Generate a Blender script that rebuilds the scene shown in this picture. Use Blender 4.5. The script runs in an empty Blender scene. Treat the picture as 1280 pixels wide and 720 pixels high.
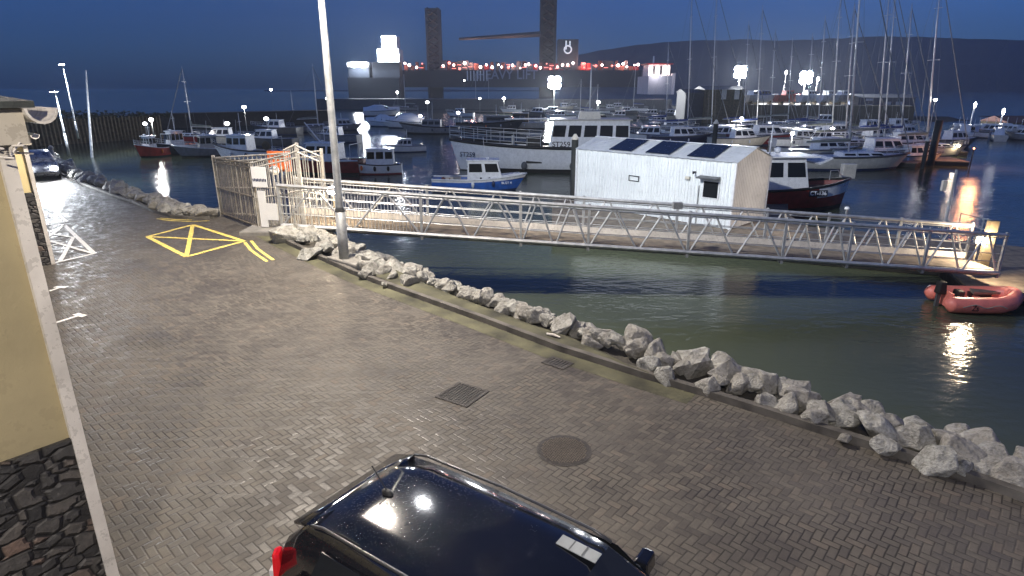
import bpy, bmesh, math, random
from mathutils import Vector, Matrix, Euler
R = math.radians
rnd = random.Random(7)
S = bpy.context.scene
COL = S.collection

# ------------------------------------------------------------------ camera
CAMH = 5.0
F = 763.0
PITCH = math.atan(250 / F)
SP, CP = math.sin(PITCH), math.cos(PITCH)
WZ = -2.6                                     # water level

def ray(px, py):
    u = (px - 640) / F; v = (py - 360) / F
    return Vector((u, CP - v * SP, -(SP + v * CP)))
def G(px, py, z=0.0):                         # point of the plane z seen at a pixel of the photograph
    d = ray(px, py); t = (z - CAMH) / d.z
    return Vector((0, 0, CAMH)) + d * t
def T(px, py, t):                             # point at depth t
    return Vector((0, 0, CAMH)) + ray(px, py) * t

cam = bpy.data.cameras.new('camera'); co = bpy.data.objects.new('camera', cam); COL.objects.link(co)
cam.sensor_width = 36; cam.lens = 36 * F / 1280; cam.clip_start = .05; cam.clip_end = 9000
co.location = (0, 0, CAMH); co.rotation_euler = (R(90) - PITCH, 0, 0)
S.camera = co

# ------------------------------------------------------------------ materials
def nt(name):
    m = bpy.data.materials.new(name); m.use_nodes = True
    n = m.node_tree; n.nodes.clear()
    out = n.nodes.new('ShaderNodeOutputMaterial'); b = n.nodes.new('ShaderNodeBsdfPrincipled')
    n.links.new(b.outputs[0], out.inputs[0])
    return m, n, b
def mth(n, op, a, b=None, c=None):
    x = n.nodes.new('ShaderNodeMath'); x.operation = op
    for i, k in enumerate((a, b, c)):
        if k is None: continue
        if isinstance(k, (int, float)): x.inputs[i].default_value = k
        else: n.links.new(k, x.inputs[i])
    return x.outputs[0]
def noise(n, scale, detail=4, vec=None, rough=.55, dim=None):
    x = n.nodes.new('ShaderNodeTexNoise'); x.inputs['Scale'].default_value = scale
    x.inputs['Detail'].default_value = detail; x.inputs['Roughness'].default_value = rough
    if vec: n.links.new(vec, x.inputs['Vector'])
    return x.outputs['Fac']
def ramp(n, f, stops):
    x = n.nodes.new('ShaderNodeValToRGB'); n.links.new(f, x.inputs[0])
    e = x.color_ramp.elements
    while len(e) < len(stops): e.new(.5)
    for k, (p, c) in zip(e, stops):
        k.position = p; k.color = tuple(c) + (1,) if not isinstance(c, (int, float)) else (c, c, c, 1)
    return x.outputs[0]
def mix(n, f, a, b, blend='MIX'):
    x = n.nodes.new('ShaderNodeMix'); x.data_type = 'RGBA'; x.blend_type = blend
    for s, k in ((x.inputs[0], f), (x.inputs[6], a), (x.inputs[7], b)):
        if isinstance(k, (int, float)): s.default_value = k
        elif isinstance(k, tuple): s.default_value = k if len(k) == 4 else k + (1,)
        else: n.links.new(k, s)
    return x.outputs[2]
def bump(n, b, h, strength=.4, dist=.02):
    x = n.nodes.new('ShaderNodeBump'); x.inputs['Strength'].default_value = strength
    x.inputs['Distance'].default_value = dist
    n.links.new(h, x.inputs['Height']); n.links.new(x.outputs[0], b.inputs['Normal'])
def objco(n):
    return n.nodes.new('ShaderNodeTexCoord').outputs['Object']
MATS = {}
def mat(name, col, rough=.5, metal=0., var=.18, scale=2.5, bmp=.0, coat=0., dirt=.0):
    if name in MATS: return MATS[name]
    m, n, b = nt(name)
    f = noise(n, scale, 5, objco(n))
    c2 = tuple(max(0, x * (1 - var * 1.6)) for x in col); c1 = tuple(min(1, x * (1 + var)) for x in col)
    c = ramp(n, f, [(.3, c2), (.7, c1)])
    if dirt:
        g = noise(n, scale * 4, 6, objco(n), .7)
        c = mix(n, mth(n, 'MULTIPLY', mth(n, 'GREATER_THAN', g, .56), dirt), c, (.08, .065, .045))
    n.links.new(c, b.inputs['Base Color'])
    rr = ramp(n, noise(n, scale * 2, 3, objco(n)), [(.3, max(.02, rough - .1)), (.7, min(1, rough + .1))])
    n.links.new(rr, b.inputs['Roughness'])
    b.inputs['Metallic'].default_value = metal; b.inputs['Coat Weight'].default_value = coat
    if bmp: bump(n, b, noise(n, scale * 8, 6, objco(n), .65), bmp, .03)
    MATS[name] = m; return m
def emis(name, col, strength):
    if name in MATS: return MATS[name]
    m = bpy.data.materials.new(name); m.use_nodes = True
    b = m.node_tree.nodes['Principled BSDF']; b.inputs['Base Color'].default_value = (.8, .8, .8, 1)
    b.inputs['Emission Color'].default_value = col + (1,); b.inputs['Emission Strength'].default_value = strength
    MATS[name] = m; return m

# direction of the road (along the kerb, away from the camera) and out to the water
RD = Vector((-.765, .644, 0)).normalized(); RN = Vector((.644, .765, 0))
RANG = math.atan2(RD.y, RD.x)

def paving_mat():
    m, n, b = nt('wet block paving')
    mp = n.nodes.new('ShaderNodeMapping'); mp.inputs['Rotation'].default_value = (0, 0, -RANG + R(2))
    mp.inputs['Scale'].default_value = (10.2, 10.2, 1)
    n.links.new(objco(n), mp.inputs['Vector'])
    wob = n.nodes.new('ShaderNodeTexNoise'); wob.inputs['Scale'].default_value = .9; wob.inputs['Detail'].default_value = 2
    n.links.new(objco(n), wob.inputs['Vector'])
    vm = n.nodes.new('ShaderNodeVectorMath'); vm.operation = 'MULTIPLY_ADD'
    n.links.new(wob.outputs['Color'], vm.inputs[0]); vm.inputs[1].default_value = (.9, .9, 0)
    n.links.new(mp.outputs[0], vm.inputs[2])
    sx = n.nodes.new('ShaderNodeSeparateXYZ'); n.links.new(vm.outputs[0], sx.inputs[0])
    X, Y = sx.outputs[0], sx.outputs[1]
    I, J = mth(n, 'FLOOR', X), mth(n, 'FLOOR', Y)
    fx, fy = mth(n, 'SUBTRACT', X, I), mth(n, 'SUBTRACT', Y, J)
    k = mth(n, 'FLOORED_MODULO', mth(n, 'SUBTRACT', I, J), 4)
    is_ = [mth(n, 'COMPARE', k, float(q), .2) for q in range(4)]
    dl = mth(n, 'MULTIPLY_ADD', is_[1], 10., fx); dr = mth(n, 'MULTIPLY_ADD', is_[0], 10., mth(n, 'SUBTRACT', 1., fx))
    db = mth(n, 'MULTIPLY_ADD', is_[2], 10., fy); dt = mth(n, 'MULTIPLY_ADD', is_[3], 10., mth(n, 'SUBTRACT', 1., fy))
    d = mth(n, 'MINIMUM', mth(n, 'MINIMUM', dl, dr), mth(n, 'MINIMUM', db, dt))
    cx = n.nodes.new('ShaderNodeCombineXYZ')
    n.links.new(mth(n, 'SUBTRACT', I, is_[1]), cx.inputs[0]); n.links.new(mth(n, 'SUBTRACT', J, is_[2]), cx.inputs[1])
    wn = n.nodes.new('ShaderNodeTexWhiteNoise'); wn.noise_dimensions = '3D'; n.links.new(cx.outputs[0], wn.inputs['Vector'])
    big = noise(n, .35, 5, objco(n)); fine = noise(n, 14, 5, objco(n), .7); mid = noise(n, 1.7, 5, objco(n), .65)
    c = ramp(n, wn.outputs['Value'], [(0, (.090, .079, .063)), (.5, (.114, .101, .082)), (.85, (.132, .117, .095)), (1, (.150, .122, .096))])
    c = mix(n, ramp(n, big, [(.35, 0), (.68, .6)]), c, (.15, .138, .118)); c = mix(n, ramp(n, noise(n, .55, 6, objco(n), .7), [(.5, 0), (.62, .55)]), c, (.05, .044, .04))
    c = mix(n, ramp(n, mid, [(.42, 0), (.72, .45)]), c, (.066, .062, .056))
    c = mix(n, ramp(n, fine, [(.3, .35), (.7, 0)]), c, (.05, .045, .042))
    wear = ramp(n, noise(n, .8, 4, objco(n)), [(.38, .25), (.6, 1.)])
    joint = mth(n, 'MULTIPLY', mth(n, 'SUBTRACT', 1., ramp(n, d, [(.02, 0), (.13, 1)])), mth(n, 'MULTIPLY', wear, .9))
    c = mix(n, joint, c, (.014, .013, .011))
    n.links.new(c, b.inputs['Base Color'])
    rg = ramp(n, mth(n, 'ADD', mth(n, 'MULTIPLY', mid, .6), mth(n, 'MULTIPLY', wn.outputs['Value'], .4)), [(.25, .36), (.62, .68)])
    n.links.new(rg, b.inputs['Roughness'])
    h = mth(n, 'ADD', ramp(n, d, [(0, 0), (.16, 1)]), mth(n, 'ADD', mth(n, 'MULTIPLY', fine, .35), mth(n, 'MULTIPLY', wn.outputs['Value'], .45)))
    bump(n, b, h, .38, .010); b.inputs['Specular IOR Level'].default_value = .32
    return m
def rock_mat():
    m, n, b = nt('pale limestone')
    oi = n.nodes.new('ShaderNodeObjectInfo')
    f = noise(n, 2.2, 8, objco(n), .62); g = noise(n, 9, 6, objco(n), .7)
    c = ramp(n, f, [(.28, (.14, .138, .118)), (.45, (.32, .318, .29)), (.62, (.44, .438, .405)), (.8, (.54, .535, .50))])
    c = mix(n, ramp(n, g, [(.36, .45), (.5, 0)]), c, (.12, .115, .09))
    c = mix(n, mth(n, 'MULTIPLY', oi.outputs['Random'], .45), c, (.22, .195, .165))
    n.links.new(c, b.inputs['Base Color']); b.inputs['Roughness'].default_value = .75
    bump(n, b, mth(n, 'ADD', f, mth(n, 'MULTIPLY', g, .25)), .9, .12)
    return m
def water_mat():
    m, n, b = nt('harbour water')
    b.inputs['Base Color'].default_value = (.070, .084, .052, 1); b.inputs['Roughness'].default_value = .11
    b.inputs['IOR'].default_value = 1.33; b.inputs['Specular IOR Level'].default_value = .36
    mp = n.nodes.new('ShaderNodeMapping'); mp.inputs['Scale'].default_value = (1, 1.6, 1); n.links.new(objco(n), mp.inputs[0])
    a = noise(n, .55, 3, mp.outputs[0]); c = noise(n, 2.6, 4, mp.outputs[0]); e = noise(n, .07, 2, mp.outputs[0])
    calm = ramp(n, e, [(.35, .35), (.65, 1)])
    h = mth(n, 'MULTIPLY', mth(n, 'ADD', a, mth(n, 'MULTIPLY', c, .45)), calm)
    bump(n, b, h, .7, .10)
    return m
def stone_mat():
    m, n, b = nt('dark rubble stone')
    co_ = objco(n)
    mp = n.nodes.new('ShaderNodeMapping'); n.links.new(co_, mp.inputs[0]); mp.inputs['Scale'].default_value = (1, 1, 1.5)
    wb = n.nodes.new('ShaderNodeTexNoise'); wb.inputs['Scale'].default_value = 2; n.links.new(mp.outputs[0], wb.inputs['Vector'])
    vm = n.nodes.new('ShaderNodeVectorMath'); vm.operation = 'MULTIPLY_ADD'; n.links.new(wb.outputs['Color'], vm.inputs[0])
    vm.inputs[1].default_value = (.14, .14, .14); n.links.new(mp.outputs[0], vm.inputs[2])
    v = n.nodes.new('ShaderNodeTexVoronoi'); v.inputs['Scale'].default_value = 4.3; v.distance = 'CHEBYCHEV'; n.links.new(vm.outputs[0], v.inputs['Vector'])
    ve = n.nodes.new('ShaderNodeTexVoronoi'); ve.feature = 'F2'; ve.distance = 'CHEBYCHEV'; ve.inputs['Scale'].default_value = 4.3; n.links.new(vm.outputs[0], ve.inputs['Vector'])
    edge = mth(n, 'SUBTRACT', ve.outputs['Distance'], v.outputs['Distance'])
    sep = n.nodes.new('ShaderNodeSeparateColor'); n.links.new(v.outputs['Color'], sep.inputs[0])
    c = ramp(n, sep.outputs[0], [(0, (.034, .033, .033)), (.4, (.07, .066, .062)), (.75, (.11, .098, .086)), (.95, (.19, .13, .10))])
    g = noise(n, 12, 6, co_, .7)
    c = mix(n, ramp(n, g, [(.35, .5), (.6, 0)]), c, (.02, .02, .02))
    w = noise(n, 1.6, 6, co_, .7)
    c = mix(n, ramp(n, mth(n, 'ADD', mth(n, 'MULTIPLY', w, .7), mth(n, 'MULTIPLY', g, .3)), [(.6, 0), (.68, .75)]), c, (.30, .28, .25))
    c = mix(n, ramp(n, edge, [(.02, .9), (.10, 0)]), c, (.014, .013, .013))
    n.links.new(c, b.inputs['Base Color']); b.inputs['Roughness'].default_value = .6
    bump(n, b, mth(n, 'ADD', ramp(n, edge, [(0, 0), (.2, 1)]), mth(n, 'MULTIPLY', g, .5)), .9, .05)
    return m
def paint_line_mat(name, col):
    m, n, b = nt(name)
    g = noise(n, 9, 6, objco(n), .75)
    n.links.new(ramp(n, g, [(.33, tuple(x * .45 for x in col)), (.5, col)]), b.inputs['Base Color'])
    b.inputs['Roughness'].default_value = .55
    return m
def droplets_paint():
    m, n, b = nt('wet black car paint')
    b.inputs['Base Color'].default_value = (.006, .007, .010, 1); b.inputs['Roughness'].default_value = .10
    b.inputs['Coat Weight'].default_value = .5; b.inputs['Coat Roughness'].default_value = .03
    v = n.nodes.new('ShaderNodeTexVoronoi'); v.inputs['Scale'].default_value = 48; n.links.new(objco(n), v.inputs['Vector'])
    sp = n.nodes.new('ShaderNodeSeparateXYZ'); n.links.new(objco(n), sp.inputs[0])
    dens = ramp(n, mth(n, 'ADD', mth(n, 'MULTIPLY', sp.outputs[0], .25), noise(n, 3, 3, objco(n))), [(.6, 1), (.98, .03)])
    h = mth(n, 'MULTIPLY', ramp(n, v.outputs['Distance'], [(.0, 1), (.3, 0)]), dens)
    bump(n, b, h, 1., .016)
    return m
M = dict(
    pave=paving_mat(), rock=rock_mat(), water=water_mat(), stone=stone_mat(),
    yline=paint_line_mat('yellow road paint', (.85, .66, .16)), wline=paint_line_mat('white road paint', (.75, .74, .70)),
    carpaint=droplets_paint(),
    rubble=mat('dark rubble bank', (.055, .05, .042), .9, bmp=.8, scale=3),
    verge=mat('mossy concrete verge', (.088, .085, .048), .8, var=.45, scale=1.5, bmp=.4),
    kerb=mat('worn concrete kerb', (.10, .092, .08), .75, var=.35, bmp=.4),
    moss=mat('yellow green moss', (.09, .085, .03), .9, var=.5, scale=6, bmp=.6),
    render_y=mat('ochre render', (.34, .285, .165), .8, var=.16, scale=.9, bmp=.3, dirt=.12),
    render_pale=mat('cream yellow render', (.70, .58, .30), .8, var=.08, scale=.8),
    trimb=mat('beige fascia paint', (.46, .42, .35), .6, var=.12, scale=1.2, dirt=.25),
    trimw=mat('white corner trim', (.66, .62, .56), .6, var=.15, dirt=.25),
    slate=mat('dark slate roofing', (.035, .042, .04), .6, bmp=.4, scale=6),
    galv=mat('galvanised steel', (.52, .53, .53), .45, .55, var=.15, scale=4, dirt=.2),
    galvd=mat('dull grey steel', (.30, .31, .31), .5, .4, var=.2, scale=4, dirt=.3),
    pale_steel=mat('weathered pale steel', (.50, .48, .43), .6, .2, var=.25, scale=3, dirt=.4),
    rusty=mat('rusty mesh steel', (.20, .175, .135), .8, .2, var=.3, scale=4, dirt=.5),
    white=mat('white gelcoat', (.74, .75, .75), .3, coat=.2, var=.06, dirt=.12),
    cream=mat('cream gelcoat', (.62, .58, .48), .4, var=.1, dirt=.2),
    whitesign=mat('white sign board', (.82, .82, .80), .5, var=.03),
    grey=mat('grey boat paint', (.24, .25, .26), .5, var=.15),
    dgrey=mat('dark grey boat paint', (.08, .085, .09), .5),
    red=mat('red boat paint', (.42, .035, .03), .4, var=.2), dred=mat('dark red boat paint', (.20, .02, .022), .45, var=.2),
    blue=mat('blue boat paint', (.03, .12, .45), .4), navy=mat('navy boat paint', (.02, .03, .08), .4),
    bluecover=mat('blue canvas cover', (.04, .07, .22), .85), greycover=mat('grey green canvas cover', (.20, .22, .19), .85),
    black=mat('black rubber', (.012, .012, .012), .6), glass=mat('dark glass', (.012, .014, .017), .08, var=.0),
    wood=mat('weathered deck boards', (.20, .165, .125), .75, var=.3, scale=3, bmp=.4),
    rdeck=mat('red brown deck paint', (.16, .055, .04), .7), orange=mat('orange rubber', (.75, .16, .03), .5),
    dinghy=mat('faded red rubber', (.86, .24, .18), .45, var=.12), mastm=mat('anodised mast', (.68, .68, .68), .5, .1, var=.1),
    green=mat('dark green paint', (.03, .075, .05), .6), tyre=mat('tyre rubber', (.016, .016, .017), .85),
    rope=mat('pale rope', (.42, .36, .28), .9), iron=mat('cast iron', (.055, .05, .046), .5, .5, bmp=.5, scale=12),
    ironlt=mat('worn iron bars', (.12, .11, .10), .5, .4, var=.3), concrete=mat('concrete pad', (.22, .21, .19), .85, var=.25, bmp=.4),
    tail=mat('red lamp plastic', (.55, .01, .015), .15, var=.0), clear=mat('clear lamp plastic', (.6, .58, .58), .15),
    brown=mat('brown timber cladding', (.11, .085, .05), .85, var=.3), darkblue=mat('dark blue paint', (.025, .04, .09), .5),
    shipw=mat('pale ship paint', (.34, .38, .45), .5), hull_dark=mat('dark ship steel', (.03, .038, .055), .6),
    hill=mat('dark hillside scrub', (.02, .024, .03), .95, scale=.01), letterb=mat('black lettering', (.01, .01, .012), .5),
    letterw=mat('white lettering', (.75, .78, .82), .5), pile=mat('dark tarred pile', (.028, .03, .028), .75, bmp=.4),
    bush=mat('dark bank scrub', (.06, .065, .04), .9, scale=1.5),
)
WHITE_HOT = emis('white lamp lens', (.95, .97, 1.), 60)
SHIPL = emis('ship floodlight lens', (.85, .92, 1.), 320)
FLOOD = emis('floodlight lens', (.93, .96, 1.), 380)
DOT = emis('small white lamp', (1., .96, .92), 40)
DOTD = emis('faint white lamp', (.95, .97, 1.), 8)
WARM = emis('warm lamp lens', (1., .80, .55), 160)
ORANGE_L = emis('orange deck lamp', (1., .34, .13), 8)
PINK_L = emis('pink white deck lamp', (1., .70, .64), 12)
REDL = emis('red deck lamp', (1., .20, .14), 2.2)

# ------------------------------------------------------------------ mesh building
class MB:
    def __init__(s): s.bm = bmesh.new()
    def box(s, c, d, rot=None, taper=None):
        c = Vector(c); h = Vector(d) / 2; vs = []
        for z in (-1, 1):
            for x, y in ((-1, -1), (1, -1), (1, 1), (-1, 1)):
                k = taper if (taper and z > 0) else (1, 1)
                p = Vector((x * h.x * k[0], y * h.y * k[1], z * h.z))
                if rot is not None: p = rot @ p
                vs.append(s.bm.verts.new(c + p))
        for f in ((3, 2, 1, 0), (4, 5, 6, 7), (0, 1, 5, 4), (1, 2, 6, 5), (2, 3, 7, 6), (3, 0, 4, 7)):
            s.bm.faces.new([vs[i] for i in f])
        return s
    def tube(s, pts, r, n=6, cap=True):
        pts = [Vector(p) for p in pts]; rs = r if isinstance(r, (list, tuple)) else [r] * len(pts)
        rings = []; pu = None
        for i, p in enumerate(pts):
            a = pts[max(0, i - 1)]; b = pts[min(len(pts) - 1, i + 1)]; t = (b - a)
            if t.length < 1e-9: t = Vector((0, 0, 1))
            t.normalize()
            u = t.cross(Vector((0, 0, 1)))
            if u.length < .05: u = t.cross(Vector((0, 1, 0)))
            u.normalize()
            if pu is not None and u.dot(pu) < 0: u = -u
            pu = u; w = t.cross(u)
            rings.append([s.bm.verts.new(p + (u * math.cos(2 * math.pi * k / n) + w * math.sin(2 * math.pi * k / n)) * rs[i]) for k in range(n)])
        s._skin(rings, cap); return s
    def _skin(s, rings, cap=True):
        for a, b in zip(rings, rings[1:]):
            n = len(a)
            for k in range(n):
                s.bm.faces.new((a[k], a[(k + 1) % n], b[(k + 1) % n], b[k]))
        if cap:
            s.bm.faces.new(rings[0][::-1]); s.bm.faces.new(rings[-1])
    def loft(s, rings, closed=True, cap=True):
        rr = [[s.bm.verts.new(Vector(p)) for p in r] for r in rings]
        if closed: s._skin(rr, cap)
        else:
            for a, b in zip(rr, rr[1:]):
                for k in range(len(a) - 1): s.bm.faces.new((a[k], a[k + 1], b[k + 1], b[k]))
        return s
    def face(s, pts):
        s.bm.faces.new([s.bm.verts.new(Vector(p)) for p in pts]); return s
    def prism(s, pts, vec):
        vec = Vector(vec)
        return s.loft([pts, [Vector(p) + vec for p in pts]])
    def sphere(s, c, r, u=10, v=7, sc=(1, 1, 1)):
        mtx = Matrix.Translation(Vector(c)) @ Matrix.Diagonal((r * sc[0], r * sc[1], r * sc[2], 1))
        bmesh.ops.create_uvsphere(s.bm, u_segments=u, v_segments=v, radius=1, matrix=mtx); return s
    def build(s, name, m, parent=None, smooth=False, bev=0):
        me = bpy.data.meshes.new(name); bmesh.ops.recalc_face_normals(s.bm, faces=s.bm.faces)
        s.bm.to_mesh(me); s.bm.free(); me.materials.append(m)
        if smooth:
            for p in me.polygons: p.use_smooth = True
        o = bpy.data.objects.new(name, me); COL.objects.link(o)
        if parent is not None: o.parent = parent
        if bev:
            b = o.modifiers.new('bev', 'BEVEL'); b.width = bev; b.segments = 2; b.limit_method = 'ANGLE'
        return o
def tag(o, label=None, cat=None, group=None, kind=None):
    if label: o['label'] = label
    if cat: o['category'] = cat
    if group: o['group'] = group
    if kind: o['kind'] = kind
    return o
def thing(name, label, cat, loc=(0, 0, 0), rz=0, group=None):
    o = bpy.data.objects.new(name, None); COL.objects.link(o); o.location = loc; o.rotation_euler = (0, 0, rz)
    o.empty_display_size = .2
    return tag(o, label, cat, group)
def kids(o): return [c for c in bpy.data.objects if c.parent is o]
def copy_tree(o, parent=None):
    c = o.copy(); COL.objects.link(c); c.parent = parent
    for k in kids(o): copy_tree(k, c)
    return c
def text(s, size, loc, rot, m, parent, name='lettering', wide=1.0):
    cu = bpy.data.curves.new('t', 'FONT'); cu.body = s; cu.size = size; cu.extrude = .004; cu.align_x = 'CENTER'; cu.align_y = 'CENTER'
    cu.offset = size * .012
    o = bpy.data.objects.new('t', cu); COL.objects.link(o); bpy.context.view_layer.update()
    me = bpy.data.meshes.new_from_object(o.evaluated_get(bpy.context.evaluated_depsgraph_get()))
    bpy.data.objects.remove(o); me.materials.clear(); me.materials.append(m)
    t = bpy.data.objects.new(name, me); COL.objects.link(t); t.location = loc; t.rotation_euler = rot; t.scale = (wide, 1, 1)
    t.parent = parent; return t
def struct(o): return tag(o, kind='structure')

# ------------------------------------------------------------------ setting: water, land, kerb, bank
def far_sheet():
    mb = MB(); mb.face([(-5000, -300, WZ), (5000, -300, WZ), (5000, 8000, WZ), (-5000, 8000, WZ)])
    return struct(mb.build('water', M['water']))
far_sheet()

K1 = [(1280, 628), (1190, 596), (1100, 566), (1020, 541), (950, 518), (870, 493), (800, 472), (750, 456), (700, 440), (650, 421), (600, 402), (550, 384), (500, 366), (465, 353), (440, 343), (400, 325), (360, 306), (335, 293)]
k1 = [G(*p) for p in K1]
k1.insert(0, k1[0] + (k1[0] - k1[2]).normalized() * 14)
GA, GB = G(277, 270), G(325, 288)
K2 = [(262, 274), (235, 274), (213, 272), (191, 265.6), (164, 253), (140, 245.5), (102, 231), (78, 220), (62, 210)]
k2 = [G(*p) for p in K2]
k2.append(k2[-1] + (k2[-1] - k2[-2]).normalized() * 10)
land = k1 + [GB + Vector((.15, .1, 0)), GA + Vector((.1, .35, 0))] + k2
back = [Vector((-95, 75, 0)), Vector((-95, -60, 0)), Vector((60, -60, 0))]
mb = MB()
bm = mb.bm
f = bm.faces.new([bm.verts.new(p) for p in land + back])
bmesh.ops.triangulate(bm, faces=[f])
struct(mb.build('road', M['pave']))
# bank below the road edge
def offs(pl, d, z):
    out = []
    for i, p in enumerate(pl):
        a = pl[max(0, i - 1)]; b = pl[min(len(pl) - 1, i + 1)]; t = (b - a).normalized()
        nrm = Vector((t.y, -t.x, 0))
        if nrm.dot(RN) < 0: nrm = -nrm
        out.append(Vector((p.x, p.y, 0)) + nrm * d + Vector((0, 0, z)))
    return out
def bank(pl):
    rows = [offs(pl, 0, -.004), offs(pl, .3, -.03), offs(pl, 1.25, -.12), offs(pl, 1.8, -.6), offs(pl, 2.8, -1.8), offs(pl, 4.2, -3.6)]
    mb = MB(); mb.loft(rows, closed=False); return mb
allk = k1 + [GB, GA] + k2
bo = bank(k1); struct(bo.build('embankment', M['rubble'])); bo = bank([GA] + k2); struct(bo.build('embankment', M['rubble']))
b0 = MB(); b0.face([GB + Vector((0, 0, -.01)), GA + Vector((0, 0, -.01)), GA + Vector((.8, .9, -3.4)), GB + Vector((.8, .9, -3.4))]); struct(b0.build('embankment', M['rubble']))
# kerb stones as a raised strip
def strip(pl, d0, d1, z0, z1):
    a0, a1, b1, b0_ = offs(pl, d0, z0), offs(pl, d0 + .015, z1), offs(pl, d1 - .015, z1), offs(pl, d1, z0)
    mb = MB(); mb.loft([list(x) for x in zip(a0, a1, b1, b0_)], closed=True); return mb
struct(strip(k1[:], 0, .16, -.05, .12).build('kerb', M['kerb']))
struct(strip(k2, 0, .16, -.05, .10).build('kerb', M['kerb']))
# gutter channel of moss along the kerb foot
gl = offs(k1[6:], -.42, .004); gr = offs(k1[6:], -.01, .004)
mb = MB(); mb.loft([list(x) for x in zip(gl, gr)], closed=False); struct(mb.build('gutter_strip', M['verge']))
# verge behind the kerb
vin = [(810, 474), (775, 462), (735, 448), (700, 435), (650, 417), (600, 398), (550, 380), (500, 362), (470, 350)]
vout = [(812, 468), (785, 456), (748, 437), (712, 421), (660, 404), (612, 386), (566, 369), (524, 351), (478, 329)]
vi = [G(*p) + Vector((0, 0, .112)) for p in vin]; vo = [G(*p, z=.1) for p in vout]
mb = MB(); mid = [(a + b) / 2 + Vector((0, 0, .03)) for a, b in zip(vi, vo)]
low = [p + RN * .3 + Vector((0, 0, -.5)) for p in vo]
mb.loft([list(x) for x in zip(vi, mid, vo, low)], closed=False); struct(mb.build('verge', M['verge'], smooth=True))

# painted markings, 4 mm sheets
def stroke(mb, a, b, w, z=.005):
    a = Vector((a.x, a.y, z)); b = Vector((b.x, b.y, z)); t = (b - a).normalized(); nn = Vector((-t.y, t.x, 0)) * w / 2
    mb.face([a - nn, b - nn, b + nn, a + nn])
mb = MB(); L_, Tp, Rt, Bt = G(184, 296), G(241, 281), G(305, 301.5), G(233, 321)
for i, (a, b) in enumerate(((L_, Tp), (Tp, Rt), (Rt, Bt), (Bt, L_), (L_, Rt), (Tp, Bt))): stroke(mb, a, b, .15 if i < 4 else .14, .005 + i * .0012)
for q in (0, 1):
    pl = [G(306 + q * 8, 303 - q * 2), G(314 + q * 8, 313 - q * 2), G(325 + q * 8, 321 - q * 2), G(334 + q * 7.5, 327 - q * 2)]
    for a, b in zip(pl, pl[1:]): stroke(mb, a, b, .1, .0045 + q * .001)
for pl in ([(196, 273.5), (214, 276), (240, 277), (262, 276)], [(200, 272.5), (218, 274.5), (240, 275)]):
    pl = [G(*p) for p in pl]
    for a, b in zip(pl, pl[1:]): stroke(mb, a, b, .09, .0055)
struct(mb.build('road_marking_yellow', M['yline']))
mb = MB()
W1 = [(66, 329), (118, 317), (80, 281), (61, 296)]
for a, b in ((0, 1), (1, 2), (2, 3)): stroke(mb, G(*W1[a]), G(*W1[b]), .13)
stroke(mb, G(75, 327), G(92, 296), .12, .0062); stroke(mb, G(62, 301), G(117, 317), .12, .0075); stroke(mb, G(62, 292), G(92, 297), .1, .0088)
stroke(mb, G(60, 308), G(80, 303), .1, .0082)
stroke(mb, G(55, 282), G(84, 277), .12, .0051); stroke(mb, G(84, 277), G(61, 258), .12, .0064); stroke(mb, G(56, 272), G(76, 269), .1, .0077)
for a, b in (((62, 364), (76, 359)), ((68, 404), (100, 394))):
    A_, B_ = G(*a), G(*b); stroke(mb, A_, B_, .09, .005); t = (B_ - A_).normalized(); nn = Vector((-t.y, t.x, 0))
    stroke(mb, B_ - nn * .17, B_ + nn * .17, .14, .0062)
struct(mb.build('road_marking_white', M['wline']))

# distant hills
def hills(name, pts, t, m):
    mb = MB(); fr, tp, bk = [], [], []
    for i, (x, y) in enumerate(pts):
        p = T(x, y, t); b = T(x, 124, t * .8)
        fr.append(Vector((b.x, b.y, WZ - 1))); tp.append(p); bk.append(Vector((p.x * 1.4, p.y * 1.4, WZ - 1)))
    dense = []
    mb.loft([list(q) for q in zip(fr, [(a * .45 + b * .55) + Vector((0, 0, -8 + rnd.uniform(-8, 8))) for a, b in zip(fr, tp)], tp, bk)], closed=False)
    return struct(mb.build(name, m))
hp = []
for x in range(700, 2300, 16):
    y = 74 - 26 * min(1, max(0, (x - 700) / 230)) ** .6 + 2.2 * math.sin(x * .021) + rnd.uniform(-.8, .8)
    hp.append((x, y))
hills('hills', hp, 1900, M['hill'])
hp = [(x, 121 - 9 * max(0, math.sin((x + 150) / 420)) + rnd.uniform(-.5, .5)) for x in range(330, 900, 14)]
hills('hills', hp, 1500, M['hill'])

# ------------------------------------------------------------------ rocks
def rock_mesh(i):
    r = random.Random(100 + i); bm = bmesh.new()
    for k in range(17):
        th = r.uniform(0, 2 * math.pi); cz = r.uniform(-1, 1); q = math.sqrt(1 - cz * cz)
        bm.verts.new(Vector((q * math.cos(th), q * math.sin(th) * .85, cz * .74)) * r.uniform(.86, 1.1))
    h = bmesh.ops.convex_hull(bm, input=bm.verts)
    bmesh.ops.delete(bm, geom=[v for v in bm.verts if not v.link_faces], context='VERTS')
    bmesh.ops.bevel(bm, geom=bm.edges[:], offset=.07, segments=1, affect='EDGES', clamp_overlap=True)
    bmesh.ops.triangulate(bm, faces=bm.faces[:])
    bmesh.ops.subdivide_edges(bm, edges=[e for e in bm.edges if e.calc_length() > .25], cuts=2, use_grid_fill=True)
    bmesh.ops.triangulate(bm, faces=bm.faces[:])
    from mathutils import noise as nz
    for v in bm.verts:
        d = nz.fractal(v.co * 1.9 + Vector((i * 7.3, 0, 0)), .9, 2.1, 4)
        v.co += v.co.normalized() * (d * .075)
    bmesh.ops.recalc_face_normals(bm, faces=bm.faces)
    me = bpy.data.meshes.new('boulder'); bm.to_mesh(me); bm.free(); me.materials.append(M['rock'])
    return me
RM = [rock_mesh(i) for i in range(16)]
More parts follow.
